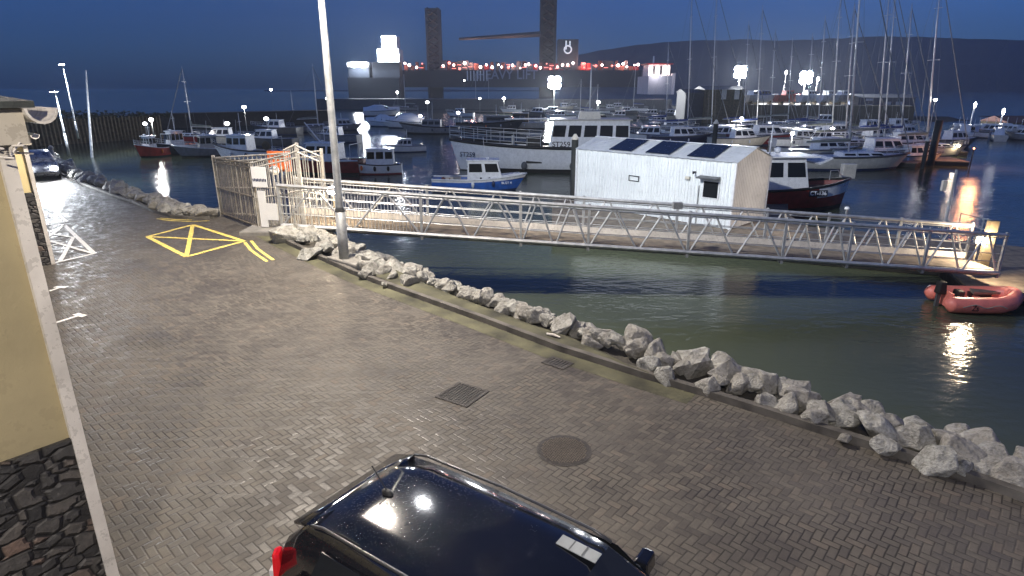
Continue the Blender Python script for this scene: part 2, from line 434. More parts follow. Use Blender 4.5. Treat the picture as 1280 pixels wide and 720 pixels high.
def boulder(p, r, label, flat=1.0, group='boulders of the rock bank'):
    o = bpy.data.objects.new('boulder', rnd.choice(RM)); COL.objects.link(o); o.location = p
    o.rotation_euler = (rnd.uniform(-.5, .5), rnd.uniform(-.5, .5), rnd.uniform(0, 6.28))
    o.scale = (r * rnd.uniform(.95, 1.15), r * rnd.uniform(.9, 1.1), r * rnd.uniform(.85, 1.05) * flat)
    return tag(o, label, 'boulder', group)
big = [  # px, py, radius px, label
    (356, 298, 17, 'broad pale boulder wedged under the shore end of the gangway'),
    (388, 318, 15, 'pale flat-topped boulder left of the tall lamp post base'),
    (404, 308, 11, 'small whitish boulder just behind the tall lamp post base'),
    (452, 319, 10, 'low grey stone in front of the water right of the lamp post'),
    (455, 343, 9, 'pale stone inside the kerb beside the concrete lamp pad'),
    (479, 354, 6, 'little white stone lying on the verge beyond the lamp pad'),
    (541, 353, 9, 'first rounded pale stone where the verge narrows after the lamp post'),
    (558, 358, 9, 'grey stone second along the water side of the verge'),
    (581, 369, 12, 'wide low boulder along the verge left of the upright one'),
    (605, 371, 13, 'upright rounded whitish boulder at the edge of the verge'),
    (624, 374, 5, 'tiny bright stone right of the upright rounded boulder'),
    (630, 386, 12, 'grey boulder leaning over the verge above the drain grating'),
    (661, 394, 15, 'pointed pale boulder beside the verge above the drain grating'),
    (706, 408, 23, 'long creviced pale boulder on the verge above the drain grating'),
    (738, 429, 14, 'flat sided boulder at the right end of the long creviced one'),
    (764, 427, 16, 'grey boulder tucked left of the big domed boulder'),
    (795, 426, 22, 'big domed pale boulder standing highest opposite the manhole'),
    (822, 437, 9, 'small square cut stone right of the big domed boulder'),
    (812, 456, 18, 'low dark streaked boulder below the small square stone'),
    (831, 470, 15, 'smooth rounded pale boulder touching the kerb opposite the manhole'),
    (848, 451, 14, 'mid grey boulder behind the smooth rounded kerbside one'),
    (871, 459, 22, 'large creased boulder right of the smooth kerbside boulder'),
    (885, 480, 20, 'brownish slanting boulder leaning on the kerb'),
    (920, 480, 20, 'bright peaked boulder right of the brownish slanting one'),
    (946, 482, 18, 'grey boulder half behind the bright peaked boulder'),
    (957, 502, 15, 'shadowed low boulder at the kerb below the grey one'),
    (985, 486, 17, 'rounded boulder at the water with a pale crest'),
    (984, 507, 20, 'steep sided pale boulder at the kerb right of the shadowed one'),
    (1018, 522, 20, 'square fronted grey boulder against the kerb'),
    (1056, 519, 23, 'tall ridged boulder right of the square fronted one'),
    (1056, 545, 10, 'small dark stone squeezed between two big boulders at the kerb'),
    (1098, 536, 27, 'largest pale pyramid boulder near the right end of the bank'),
    (1107, 557, 17, 'low pale boulder at the foot of the pyramid boulder'),
    (1141, 549, 20, 'upright cracked boulder right of the pyramid boulder'),
    (1178, 552, 18, 'flat topped boulder by the water near the right end'),
    (1168, 575, 22, 'wide smooth boulder on the kerb near the right end'),
    (1205, 584, 12, 'small pale stone right of the wide smooth boulder'),
    (1232, 578, 22, 'leaning pale slab boulder, second last on the right'),
    (1264, 592, 26, 'last big boulder at the right edge of the picture'),
]
for px, py, r, lab in big:
    p = G(px, py, .12); t = (p - Vector((0, 0, CAMH))).length
    p.z = min(.12, r * t / F * .55)
    boulder(p, r * t / F * (1.13 if py < 470 else 1.02), lab)
FZ = [0]
def fill(pl, n, o0, o1, r0, r1, lab, seed):
    r = random.Random(seed); seg = [(b - a).length for a, b in zip(pl, pl[1:])]; tot = sum(seg)
    for k in range(n):
        s = (k + r.uniform(.1, .9)) / n * tot; i = 0
        while i < len(seg) - 1 and s > seg[i]: s -= seg[i]; i += 1
        p = pl[i].lerp(pl[i + 1], min(1, s / seg[i])); d = r.uniform(o0, o1)
        t = (pl[i + 1] - pl[i]).normalized(); nn = Vector((t.y, -t.x, 0))
        if nn.dot(RN) < 0: nn = -nn
        z = .17 - max(0, d - .8) * .5
        boulder(Vector((p.x, p.y, 0)) + nn * d + Vector((0, 0, z)), r.uniform(r0, r1), lab)
fill(k1[:9], 46, .40, .95, .20, .36, 'small grey filler stone between the big kerbside boulders on the right', 1)
fill(k1[:9], 40, .9, 1.7, .32, .5, 'grey boulder on the water side slope behind the right hand kerbside boulders', 2)
fill(k1[8:14], 30, .85, 1.15, .18, .32, 'pale boulder in the single row along the water side of the verge', 9)
fill(k1[8:14], 34, 1.2, 2.0, .22, .38, 'grey stone on the slope between verge and green water', 3)
fill(k1[13:], 40, .35, 1.3, .2, .36, 'small pale stone heaped around the tall lamp post', 4)
fill(k1[14:], 34, .9, 2.2, .3, .52, 'pale boulder on the slope under the shore end of the gangway', 5)
fill(k2[:5], 38, .3, 1.3, .28, .5, 'grey boulder of the bank just left of the steel gate', 6)
fill(k2[4:], 50, .35, 1.4, .30, .55, 'small grey boulder of the bank along the far end of the road', 8)

# ------------------------------------------------------------------ ironwork in the road
def grating(px, py, sx, sy, rz, label, bars=9, m='ironlt'):
    p = G(px, py); o = thing('drain_grating', label, 'drain grating', (p.x, p.y, 0), rz)
    mb = MB()
    for s in (-1, 1):
        mb.box((0, s * (sy / 2), .008), (sx + .05, .05, .012)); mb.box((s * (sx / 2), 0, .008), (.05, sy - .05, .012))
    mb.build('frame', M['iron'], o)
    mb = MB(); mb.face([(-sx / 2, -sy / 2, .004), (sx / 2, -sy / 2, .004), (sx / 2, sy / 2, .004), (-sx / 2, sy / 2, .004)]); mb.build('pit', M['black'], o)
    mb = MB()
    for k in range(bars):
        y = -sx / 2 + sx * (k + .5) / bars; mb.box((y, 0, .007), (sx / bars * .5, sy - .05, .008))
    mb.build('bars', M[m], o)
grating(578, 493, .62, .62, RANG + R(8), 'square iron grating set in the paving left of the manhole', 11, 'iron')
grating(697, 454, .46, .32, RANG, 'small slotted drain grating against the kerb', 7)
p = G(705, 563); o = thing('manhole_cover', 'round iron manhole cover with raised studs in the paving', 'manhole cover', (p.x, p.y, 0))
mb = MB(); N = 48
mb.loft([[(.40 * math.cos(6.2832 * k / N), .40 * math.sin(6.2832 * k / N), z) for k in range(N)] for z in (-.01, .006)]); mb.build('rim', M['iron'], o)
mb = MB(); mb.loft([[(.36 * math.cos(6.2832 * k / N), .36 * math.sin(6.2832 * k / N), z) for k in range(N)] for z in (.0065, .010)]); mb.build('cover', M['iron'], o)
mb = MB()
for i in range(-9, 10):
    for j in range(-9, 10):
        x, y = i * .037 + (j % 2) * .018, j * .034
        if x * x + y * y < .33 ** 2: mb.box((x, y, .0135), (.026, .010, .007), Matrix.Rotation(R(45 if (i + j) % 2 else -45), 3, 'Z'))
mb.build('studs', mat('rust brown studs', (.17, .14, .11), .5, .3), o)
p = G(692, 428); o = tag(MB().tube([p + Vector((-.14, .08, .16)), p + Vector((0, 0, .17)), p + Vector((.12, -.1, .155))], [.02, .03, .015]).build('litter_scrap', M['trimw']), 'thin white scrap of litter lying on the verge', 'litter')

# ------------------------------------------------------------------ buildings on the left
FD = Vector((-.635, -.77, 0)).normalized()       # along the end faces, away from the road corner
BD = Vector((-.77, .635, 0)).normalized()        # back along the road
def building(c, w, dpt, hp_, h, name, label, upper, over=.17, fasc=.27, roof=True):
    c = Vector((c.x, c.y, 0)); o = thing(name, label, 'building', c, 0)
    a, b_, c3, d = Vector((0, 0, 0)), FD * w, FD * w + BD * dpt, BD * dpt
    Zv = lambda z: Vector((0, 0, z))
    mb = MB(); mb.prism([a + Zv(hp_), b_ + Zv(hp_), c3 + Zv(hp_), d + Zv(hp_)], (0, 0, h - hp_)); mb.build('wall', upper, o)
    e = .05
    q = [a - FD * e - BD * e, b_ + FD * e - BD * e, c3 + FD * e + BD * e, d - FD * e + BD * e]
    mb = MB(); mb.prism([x + Zv(-.05) for x in q], (0, 0, hp_ + .05)); mb.build('stone_base', M['stone'], o)
    mb = MB(); x0 = -FD * .075 - BD * .075
    mb.prism([x0, x0 + FD * .10, x0 + FD * .10 + BD * .10, x0 + BD * .10], (0, 0, h - .02)); mb.build('corner_trim', M['trimw'], o)
    if roof:
        f0 = [a - FD * over - BD * over, b_ + FD * over - BD * over, c3 + FD * over + BD * over, d - FD * over + BD * over]
        mb = MB(); mb.prism([x + Zv(h - .02) for x in f0], (0, 0, fasc)); mb.build('fascia', M['trimb'], o)
        rr = [x + Zv(h + fasc - .015) for x in [a - FD * (over + .07) - BD * (over + .07), b_ + FD * (over + .07) - BD * (over + .07), c3 + FD * (over + .07) + BD * (over + .07), d - FD * (over + .07) + BD * (over + .07)]]
        i1 = (rr[0] + rr[1] + rr[2] + rr[3]) / 4
        rt = [i1 + (x - i1) * .35 + Zv(.85) for x in rr]
        mb = MB(); mb.loft([rr, [x + Zv(.05) for x in rr], rt]); rf = mb.build('roof', M['slate'], o)
        # gutter along the road side, its open half-round end towards us
        g0 = a - FD * (over + .10) - BD * (over + .10) + Zv(h + fasc - .02); g1 = d - FD * (over + .10) + Zv(h + fasc - .02)
        rings = []
        for pnt in (g0, g1):
            out_, inn = [], []
            for k in range(9):
                an = math.pi * k / 8; v = -FD * math.cos(an) * -.11 + Zv(-math.sin(an) * .12)
                out_.append(pnt + v); inn.append(pnt + v * .84)
            rings.append(out_ + inn[::-1])
        mb = MB(); mb.loft(rings); mb.build('gutter', M['trimw'], o)
        mb = MB(); mb.prism([x + BD * .02 for x in (rings[0][4:5] + [g0 - FD * .0 + Zv(.0)])] + [g0 + FD * .1 + BD * .02], (.001, 0, 0)) if False else None
    return o
nc = Vector((-4.05, 4.92, 0))
bld = building(nc, 10, 9, 1.95, 4.60, 'ochre_building', 'ochre rendered building with dark stone base, nearest on the left', M['render_y'])
c2 = G(66, 331)
building(c2 + Vector((-.1, .1, 0)), 8, 10, 2.15, 3.5, 'cream_building', 'bright cream wall with dark stone base beyond the ochre building', M['render_pale'])
# nest debris under the soffit
mb = MB()
for k in range(26):
    a = -FD * rnd.uniform(-.5, .1) - BD * rnd.uniform(.06, .25) + Vector((0, 0, 4.55 + rnd.uniform(-.06, .04)))
    mb.tube([nc + a, nc + a + Vector((rnd.uniform(-.15, .15), rnd.uniform(-.15, .15), rnd.uniform(-.05, .1)))], .008, 4)
tag(mb.build('bird_nest', M['trimw']), 'scrappy pale bird nest tucked under the eaves corner', 'nest')

# ------------------------------------------------------------------ lamps
def spot(name, loc, target, power, col=(1, .97, .92), angle=150, blend=.6, rad=.25, parent=None):
    l = bpy.data.lights.new(name, 'SPOT'); l.energy = power; l.color = col; l.spot_size = R(angle); l.spot_blend = blend; l.shadow_soft_size = rad
    o = bpy.data.objects.new(name, l); COL.objects.link(o); o.location = loc
    d = Vector(target) - Vector(loc); o.rotation_euler = d.to_track_quat('-Z', 'Y').to_euler(); return o
def point(name, loc, power, col=(1, .97, .93), rad=.15):
    l = bpy.data.lights.new(name, 'POINT'); l.energy = power; l.color = col; l.shadow_soft_size = rad
    o = bpy.data.objects.new(name, l); COL.objects.link(o); o.location = loc; return o
def street_lamp(base, h, dirs, label, lens, r=.11, lum=(.75, .34), light=None, m='galv', group=None):
    o = thing('street_lamp', label, 'street lamp', base, 0, group)
    mb = MB(); mb.tube([(0, 0, -.3), (0, 0, 1.6)], r * 1.35, 12); mb.tube([(0, 0, 1.6), (0, 0, 1.75), (0, 0, h)], [r * 1.35, r, r * .62], 12); mb.build('pole', M[m], o, True)
    for i, (az, ln) in enumerate(dirs):
        d = Vector((math.cos(az), math.sin(az), 0)); mb = MB(); mb.tube([(0, 0, h - .1), d * ln * .5 + Vector((0, 0, h + .25)), d * ln + Vector((0, 0, h + .3))], r * .45, 8)
        ar = mb.build('arm', M[m], o, True)
        hd = d * (ln + lum[0] / 2) + Vector((0, 0, h + .3)); rot = Matrix.Rotation(az, 3, 'Z')
        mb = MB(); mb.box(hd + Vector((0, 0, .04)), (lum[0], lum[1], .14), rot, (.8, .7)); hh = mb.build('lamp_head', M['galvd'], o)
        mb = MB(); mb.box(hd + Vector((0, 0, -.05)), (lum[0] * .8, lum[1] * .8, .03), rot); mb.build('lens', lens, hh)
        if light:
            pw, col, ang = light[i % len(light)] if isinstance(light, list) else light
            p = Vector(base) + hd + Vector((0, 0, -.12)); spot('lamp_light', p, p + d * .35 + Vector((0, 0, -1)), pw, col, ang)
    return o
LP = G(431, 331)
street_lamp((LP.x, LP.y, 0), 11.3, [(R(245), .7), (R(30), 1.6)], 'tall galvanised lamp post on the concrete pad by the gangway', WHITE_HOT, .112,
            light=[(12500, (1., .885, .75), 165), (900, (.97, .98, 1.), 165)], m='galvd', lum=(.5, .26))
fd0 = Vector((LP.x + 1.6, LP.y + 1.2, 11.2)); spot('harbour_flood', fd0, fd0 + Vector((.62, .78, -.24)), 18500, (.95, .98, 1.), 112, .9, .25)
pad = tag(MB().box((LP.x + .3, LP.y + .1, .1), (1.5, 1.0, .2), Matrix.Rotation(RANG, 3, 'Z')).build('concrete_pad', M['concrete'], bev=.03), 'square concrete pad around the foot of the tall lamp post', 'concrete pad')

# unseen street lamp behind the camera, inferred from the light on the near road
street_lamp(Vector((-1.2, -4.2, 0)), 8.2, [(R(110), .8)], 'lamp post further back along the quay', WHITE_HOT, .13, light=[(4700, (1., .90, .77), 160)], m='pale_steel')
# far road lamps
for (x, y, t, lab, pw) in ((77, 80, 64, 'higher of the two bright street lamps over the far road', 3200), (67, 114, 47, 'lower bright street lamp beside the gutter of the ochre building', 1900)):
    p = T(x, y, t); az = R(-60)
    d = Vector((math.cos(az), math.sin(az), 0)); b = Vector((p.x, p.y, 0)) - d * 1.0
    street_lamp((b.x, b.y, 0), p.z - .3, [(az, .6)], lab, FLOOD, .07, (.9, .5), (pw, (.86, .93, 1.), 165), group='street lamps on the far road')

# ------------------------------------------------------------------ gangway
TG = 22.0
def near(px, py, t=TG): return T(px, py, t)
s0, s1 = near(352, 281), near(1264, 347)           # bottom chord, shore and pontoon ends
s0.y = s1.y = TG * .9825
slope = (s1.z - s0.z) / (s1.x - s0.x)
def gz(x): return s0.z + (x - s0.x) * slope
gw = thing('gangway', 'long galvanised truss gangway sloping from the shore gate to the pontoon', 'gangway', (s0.x, s0.y, s0.z), 0)
Lg = s1.x - s0.x; WG = 1.75; HG = 1.42
def gp(x, y, h): return Vector((x, y, x * slope + h))
posts = [0.02, near(527, 285).x - s0.x, near(651, 295).x - s0.x, near(736, 300).x - s0.x, near(862, 308).x - s0.x, near(983, 317).x - s0.x, near(1067, 325).x - s0.x, near(1165, 334).x - s0.x, Lg - .05]
for yy, nm in ((0, 'near'), (WG, 'far')):
    mb = MB()
    mb.tube([gp(0, yy, HG), gp(Lg, yy, HG)], .068, 8); mb.tube([gp(0, yy, 0), gp(Lg, yy, 0)], .075, 6); mb.tube([gp(0, yy, HG - .11), gp(Lg, yy, HG - .11)], .022, 6)
    for h in (.42, .72, 1.02): mb.tube([gp(0, yy, h), gp(Lg, yy, h)], .016, 5)
    for a, b in zip(posts, posts[1:]):
        nd = 2
        for k in range(nd):
            x0 = a + (b - a) * k / nd; x1 = a + (b - a) * (k + 1) / nd; xm = (x0 + x1) / 2
            mb.tube([gp(x0 + .08, yy, .03), gp(xm - .06, yy, HG - .03)], .036, 6); mb.tube([gp(xm + .06, yy, HG - .03), gp(x1 - .08, yy, .03)], .036, 6)
    side = mb.build('side_truss', M['galv'], gw)
    for x in posts: MB().box(gp(x, yy, HG / 2 - .05), (.085, .085, HG + .3)).build('post', M['galv'], side)
    mb = MB(); bx = posts[1]
    for k in range(40):
        x = .1 + (bx - .15) * k / 39; mb.box(gp(x, yy + .05, HG * .5), (.02, .02, HG - .1))
    mb.build('bar_infill', M['galv'], side)
    mb = MB(); mb.loft([[gp(x, yy + (.06 if yy == 0 else -.06), .10), gp(x, yy + (.08 if yy == 0 else -.08), .10), gp(x, yy + (.08 if yy == 0 else -.08), .33), gp(x, yy + (.06 if yy == 0 else -.06), .33)] for x in (0.1, Lg - .1)])
    if yy: mb.build('kick_plate', M['trimw'], gw)
    else: mb.bm.free()
mb = MB(); mb.loft([[gp(x, .1, .03), gp(x, WG - .1, .03), gp(x, WG - .1, .08), gp(x, .1, .08)] for x in (0, Lg)]); mb.build('deck', M['wood'], gw)
mb = MB()
for x in posts: mb.box(gp(x, WG / 2, -.12), (.10, WG + .1, .12))
mb.tube([gp(0, .35, -.17), gp(Lg, .35, -.17)], .05, 6); mb.tube([gp(0, WG - .35, -.17), gp(Lg, WG - .35, -.17)], .05, 6)
mb.build('under_frame', M['galvd'], gw)
# abutment
ab = MB(); ab.box((s0.x - .6, s0.y + WG / 2, -.7), (1.6, 2.6, 1.7)); tag(ab.build('gangway_abutment', M['concrete'], bev=.04), 'concrete block carrying the shore end of the gangway', 'abutment')
for k, (dx, yy) in enumerate(((1.2, .2), (1.2, 1.5))):
    tag(MB().tube([(s0.x + dx, s0.y + yy, -3.6), (s0.x + dx, s0.y + yy, gz(s0.x + dx) - .2)], .10, 8).build('support_post', M['iron']), 'dark steel post under the shore end of the gangway, ' + ('water side' if k else 'road side'), 'post', 'posts under the gangway')

# lamps on the gangway
def gang_lamp(px, py, t, label, pw):
    p = T(px, py, t); o = thing('gangway_lamp', label, 'lamp', p)
    MB().tube([(0, .12, -1.25), (0, .12, .05)], .035, 6).build('post', M['rusty'], o)
    MB().box((0, .08, .0), (.32, .14, .26)).build('housing', M['galvd'], o)
    MB().sphere((0, -.05, 0), .19, 12, 8, (1, .6, .8)).build('lens', WARM, o, True)
    point('lamp_light', p + Vector((0, -.32, .08)), pw, (1, .78, .52), .1)
gang_lamp(415, 238, TG + .3, 'warm bulkhead lamp lit on the shore end of the gangway', 60)
gang_lamp(1226, 300, TG + 1.4, 'warm bulkhead lamp lit at the pontoon end of the gangway', 340)
p = T(1240, 305, TG + 1.2); tag(MB().box(p + Vector((0, .2, -.2)), (.34, .2, 2.1)).build('timber_post', M['brown']), 'short thick timber post behind the lamp at the pontoon end', 'post')

# ------------------------------------------------------------------ steel gate enclosure
def panel(parent, a, b, h0, h1, name='pale_panel', sp=.115, m='rusty', w=.03, z0=(0, 0)):
    a, b = Vector(a), Vector(b); d = b - a; L = d.length; n = max(2, int(L / sp)); rot = Matrix.Rotation(math.atan2(d.y, d.x), 3, 'Z')
    mb = MB()
    for k in range(n + 1):
        f = k / n; p = a + d * f; h = h0 + (h1 - h0) * f; zb = z0[0] + (z0[1] - z0[0]) * f
        mb.box(p + Vector((0, 0, zb + h / 2 + .04)), (w, .022, h - .08), rot)
    for f in (.06, .5, .93):
        mb.tube([a + Vector((0, 0, z0[0] + h0 * f)), b + Vector((0, 0, z0[1] + h1 * f))], .028, 4)
    mb.tube([a + Vector((0, 0, z0[0] + h0)), b + Vector((0, 0, z0[1] + h1))], .035, 6)
    return mb.build(name, M[m], parent)
gate = thing('gate_enclosure', 'tall galvanised bar enclosure guarding the gangway with white notice boards', 'gate', GA)
lo = lambda v: Vector(v) - GA
C_ = Vector((near(381, 277).x, s0.y, 0)); C_.z = 0; Fp = Vector((C_.x + .3, s0.y + WG, 0)); D_ = GA + (GB - GA) * .25
panel(gate, lo(GA), lo(GB), 2.35, 2.45, 'gate_leaf', .155, 'rusty', .045)
panel(gate, lo(GB), lo(C_), 2.45, 2.9, 'side_panel', .16, 'pale_steel')
panel(gate, lo(GA), lo(Fp), 2.35, 2.75, 'back_panel', .2, 'pale_steel')
panel(gate, lo(C_), lo(C_ + Vector((-.45, .02, 0))) + Vector((0, -.06, 0)), 3.15, 2.95, 'wing_panel', .075, 'pale_steel', .025)
panel(gate, lo(C_), lo(C_ + Vector((.75, 0, 0))), 3.1, 2.75, 'wing_panel', .25, 'pale_steel')
for q, h in ((GA, 2.45), (GB, 2.5), (C_, 3.2), (Fp, 2.85)): MB().box(lo(q) + Vector((0, .04, h / 2)), (.1, .1, h)).build('post', M['pale_steel'], gate)
fd = (C_ - GB).normalized(); fa = math.atan2(fd.y, fd.x); frot = Matrix.Rotation(fa, 3, 'Z'); fn = Vector((fd.y, -fd.x, 0))
def board(px0, px1, py0, py1, label, name='notice_board', off=.09, mt='whitesign'):
    p0, p1 = T(px0, (py0 + py1) / 2, 22.0), T(px1, (py0 + py1) / 2, 22.0); w = (p1 - p0).length
    zt, zb = T((px0 + px1) / 2, py0, 22.0).z, T((px0 + px1) / 2, py1, 22.0).z
    c = GB + fd * ((p0 + p1) / 2 - GB).dot(fd) + fn * off; c.z = (zt + zb) / 2
    o = MB().box((0, 0, 0), (w, .025, zt - zb), frot).build(name, M[mt]); o.location = c; tag(o, label, 'sign'); return o, w, zt - zb
o, w, h = board(319, 340, 207, 233, 'white notice with a dark blue strip high on the gate bars', off=.1)
mb = MB(); 
for k in range(9): mb.box(fd * (-w * .42 + k * w * .105) + fn * .016 + Vector((0, 0, -h * .16 + (k % 2) * .01)), (w * .075, .006, h * .13), frot)
mb.build('lettering', M['navy'], o)
board(321, 331.5, 238, 286, 'tall narrow white board on the gate bars', off=.11)
board(332, 348, 254, 276, 'square white board low on the gate beside the boulders', off=.13)
p = T(343, 213, 21.9); o = thing('dome_light', 'white round dome fixture beside the blue striped notice', 'dome fixture', p)
MB().sphere((0, 0, 0), .17, 14, 10).build('dome', M['whitesign'], o, True); MB().box((0, .12, .05), (.12, .2, .1)).build('bracket', M['galvd'], o)
o = thing('lifebuoy', 'orange lifebuoy ring hanging behind the gate bars', 'lifebuoy', T(348, 202, 24.2))
mb = MB(); N = 20; mb.tube([(.34 * math.cos(6.2832 * k / N), 0, .34 * math.sin(6.2832 * k / N)) for k in range(N + 1)], .08, 8); mb.build('ring', M['orange'], o, True)
MB().box((0, .1, 0), (.9, .05, .8)).build('backing_board', M['orange'], o)

# ------------------------------------------------------------------ pontoons
def pontoon(pl, zt, label, name='pontoon', th=.45, m='wood'):
    o = thing(name, label, 'pontoon', (0, 0, 0))
    MB().prism([Vector((p.x, p.y, zt - .08)) for p in pl], (0, 0, .08)).build('deck', M[m], o)
    c = sum((Vector((p.x, p.y, 0)) for p in pl), Vector()) / len(pl)
    q = [c + (Vector((p.x, p.y, 0)) - c) * .985 for p in pl]
    MB().prism([Vector((p.x, p.y, zt - .08 - th)) for p in q], (0, 0, th - .003)).build('float', M['black'], o); return o
DZ = -2.05
pf = [G(690, 292, DZ), G(930, 309, DZ), G(1180, 331, DZ), Vector((T(1262, 350, 21.3).x - .6, 21.0, DZ)), Vector((24, 21.0, DZ)), Vector((26, 26.4, DZ)), G(1180, 300, DZ) + Vector((.5, 0, 0)), G(1010, 283, DZ), G(985, 268, DZ), G(985, 250, DZ), G(745, 236, DZ), G(690, 252, DZ)]
pontoon(pf, DZ, 'main pontoon carrying the white hut and the gangway landing')

# ------------------------------------------------------------------ hut
hb = [G(720, 255, DZ), G(911, 287, DZ)]
hd_ = (hb[1] - hb[0]); HL = hd_.length; hang = math.atan2(hd_.y, hd_.x)
hut = thing('pontoon_hut', 'white ribbed metal hut with three dark roof panels on the pontoon', 'hut', hb[0], hang)
be = G(961, 278, DZ); HW = 4.0
HH = 3.45; HR = 4.05
prof = [(0, 0), (0, HH), (HW / 2, HR), (HW, HH), (HW, 0)]
mb = MB()
def ribbed(mb, a, b, zfun, y_out, pitch=.2, dep=.035):
    pass
# walls: ribbed sheets
def rib_wall(name, L, top, xf, m):
    mb = MB(); n = int(L / .19); pts = []
    for k in range(n):
        x0 = L * k / n; st = L / n
        for dx, o_ in ((0, 0), (.28, 0), (.40, .03), (.68, .03), (.80, 0)): pts.append((x0 + dx * st, o_))
    pts.append((L, 0))
    lo_, hi = [xf(x, o_, .02) for x, o_ in pts], [xf(x, o_, top(x)) for x, o_ in pts]
    mb.loft([lo_, hi], closed=False); return mb.build(name, m, hut)
hw_mat = mat('white ribbed cladding', (.76, .79, .78), .45, var=.06, scale=.7, dirt=.10)
he_mat = mat('cream ribbed cladding', (.68, .65, .59), .5, var=.08, scale=.8, dirt=.12)
rib_wall('front_wall', HL, lambda x: HH, lambda x, o, z: Vector((x, -o, z)), hw_mat)
rib_wall('back_wall', HL, lambda x: HH, lambda x, o, z: Vector((x, HW + o, z)), hw_mat)
gab = lambda x: HH + (HR - HH) * (1 - abs(x - HW / 2) / (HW / 2))
rib_wall('end_wall', HW, gab, lambda x, o, z: Vector((HL + o, x, z)), he_mat)
rib_wall('end_wall', HW, gab, lambda x, o, z: Vector((-o, x, z)), hw_mat)
for sgn in (0, 1):
    y0, y1 = (-.12, HW / 2) if sgn == 0 else (HW + .12, HW / 2)
    z0 = HH - .03; mb = MB(); n = int(HL / .25)
    xs = [(-.12 + (HL + .24) * k / n) for k in range(n + 1)]
    rows = []
    for k, x in enumerate(xs):
        up = .0 if k % 2 else .022; rows.append([(x, y0, z0 + up + .03), (x, y1, HR + up + .03)])
    mb.loft(rows, closed=False); rf = mb.build('roof_sheet', mat('pale roof sheet', (.62, .64, .64), .4, var=.1, scale=.8, dirt=.15), hut)
    if sgn == 0:
        for c in (.30, .545, .80):
            x0, x1 = HL * (c - .075), HL * (c + .075)
            f = lambda x, q: Vector((x, y0 + (y1 - y0) * q, z0 + (HR - z0) * q + .085))
            mb = MB(); mb.prism([f(x0, .10), f(x1, .10), f(x1, .93), f(x0, .93)], (0, -.01, .03)); mb.build('roof_panel', mat('dark blue glazing', (.012, .018, .035), .2, var=.1), rf)
MB().box((HL / 2, HW / 2, HR + .06), (HL + .26, .3, .04)).build('ridge_cap', M['white'], hut)
mb = MB()
for x, y in ((-.02, -.02), (HL + .02, -.02), (HL + .02, HW + .02), (-.02, HW + .02)): mb.box((x, y, HH / 2), (.12, .12, HH))
mb.build('corner_trim', M['white'], hut)
fx = lambda px: HL * (px - 720) / 191 if True else 0
def wall_x(px, py, z):      # x along the front wall for a pixel
    d = ray(px, py); o0 = Vector((0, 0, CAMH)); nrm = Vector((-hd_.y, hd_.x, 0)); t = (hb[0] - o0).dot(nrm) / d.dot(nrm); p = o0 + d * t
    return (p - hb[0]).dot(hd_.normalized()), p.z - hb[0].z
x0, zt = wall_x(881, 226, 0); x1, zb = wall_x(897, 248, 0)
wf = MB().box(((x0 + x1) / 2, -.045, (zt + zb) / 2), (x1 - x0 + .14, .05, zt - zb + .14)).build('window', M['white'], hut)
MB().box(((x0 + x1) / 2, -.075, (zt + zb) / 2), (x1 - x0, .02, zt - zb)).build('pane', M['glass'], wf)
xd, zd = wall_x(876, 221, 0)
MB().box(((x0 + x1) / 2 - .1, -.28, zt + .22), (1.15, .5, .05), Matrix.Rotation(R(8), 3, 'X')).build('door_canopy', M['dgrey'], hut)
MB().box((x0 - .28, -.05, 1.05), (.05, .03, 2.1)).build('door_edge', M['galvd'], hut)
xs, zs = wall_x(793, 223, 0)
sg = MB(); 
for a in ((0, .14, .72, .04), (0, -.14, .72, .04), (-.34, 0, .04, .3), (.34, 0, .04, .22)): sg.box((xs + a[0], -.06, zs + a[1]), (a[2], .03, a[3]))
sgn = sg.build('name_plate', M['letterb'], hut)
xl, zl = wall_x(861, 222, 0)
MB().box((xl, -.12, zl), (.24, .16, .14)).build('wall_light', M['cream'], hut)
xl, zl = wall_x(870, 215, 0)
MB().tube([(xl, -.05, zl), (xl, -.3, zl + .02), (xl + .05, -.36, zl - .04)], .05, 8).build('camera', M['letterb'], hut)
# junction box on gangway rail
p = T(847, 257, TG - .1); tag(MB().box(p, (.32, .2, .24)).build('junction_box', M['galvd']), 'grey box clamped to the gangway rail below the hut window', 'box')

# ------------------------------------------------------------------ mooring piles
def pile(px, pt, pb, t, label, r=.22, cap=True, m='pile', group='mooring piles'):
    a, b = T(px, pt, t), T(px, pb, t); o = thing('mooring_pile', label, 'mooring pile', (b.x, b.y, WZ), 0, group); h = a.z - WZ
    MB().tube([(0, 0, -2), (0, 0, h - .35)], r, 12).build('pile', M[m], o, True)
    if cap: MB().tube([(0, 0, h - .36), (0, 0, h - .33), (0, 0, h)], [r * 1.2, r * 1.2, r * .35], 12).build('cap', M['cream'], o, True)
    return o
pile(716, 165, 268, 41, 'dark pile with pale cone cap at the left end of the hut')
pile(892, 149, 185, 56, 'dark pile with pale cone cap rising behind the hut roof')
pile(1166, 145, 190, 62, 'thick dark pile among the orange lit pontoons at right', .34, False)
pile(1155, 171, 200, 60, 'short pile with pale cap beside the thick dark pile', .2)
pile(1181, 200, 280, 30, 'slim pale steel post in open water right of the gangway', .06, False, 'galvd')
p = T(1180, 232, 29.8); tag(MB().box(p, (.2, .14, .5)).build('tide_board', M['cream']), 'small pale board fixed to the slim steel post in open water', 'board')
rl = thing('guard_rail', 'low tubular guard rail on the pontoon beyond the gangway end', 'guard rail', (0, 0, 0))
A_, B_ = T(1196, 290, 27.5), T(1244, 302, 26.5)
mb = MB()
for h in (.4, .85): mb.tube([A_ + Vector((0, 0, h)), B_ + Vector((0, 0, h))], .022, 6)
mb.build('rails', M['galvd'], rl)
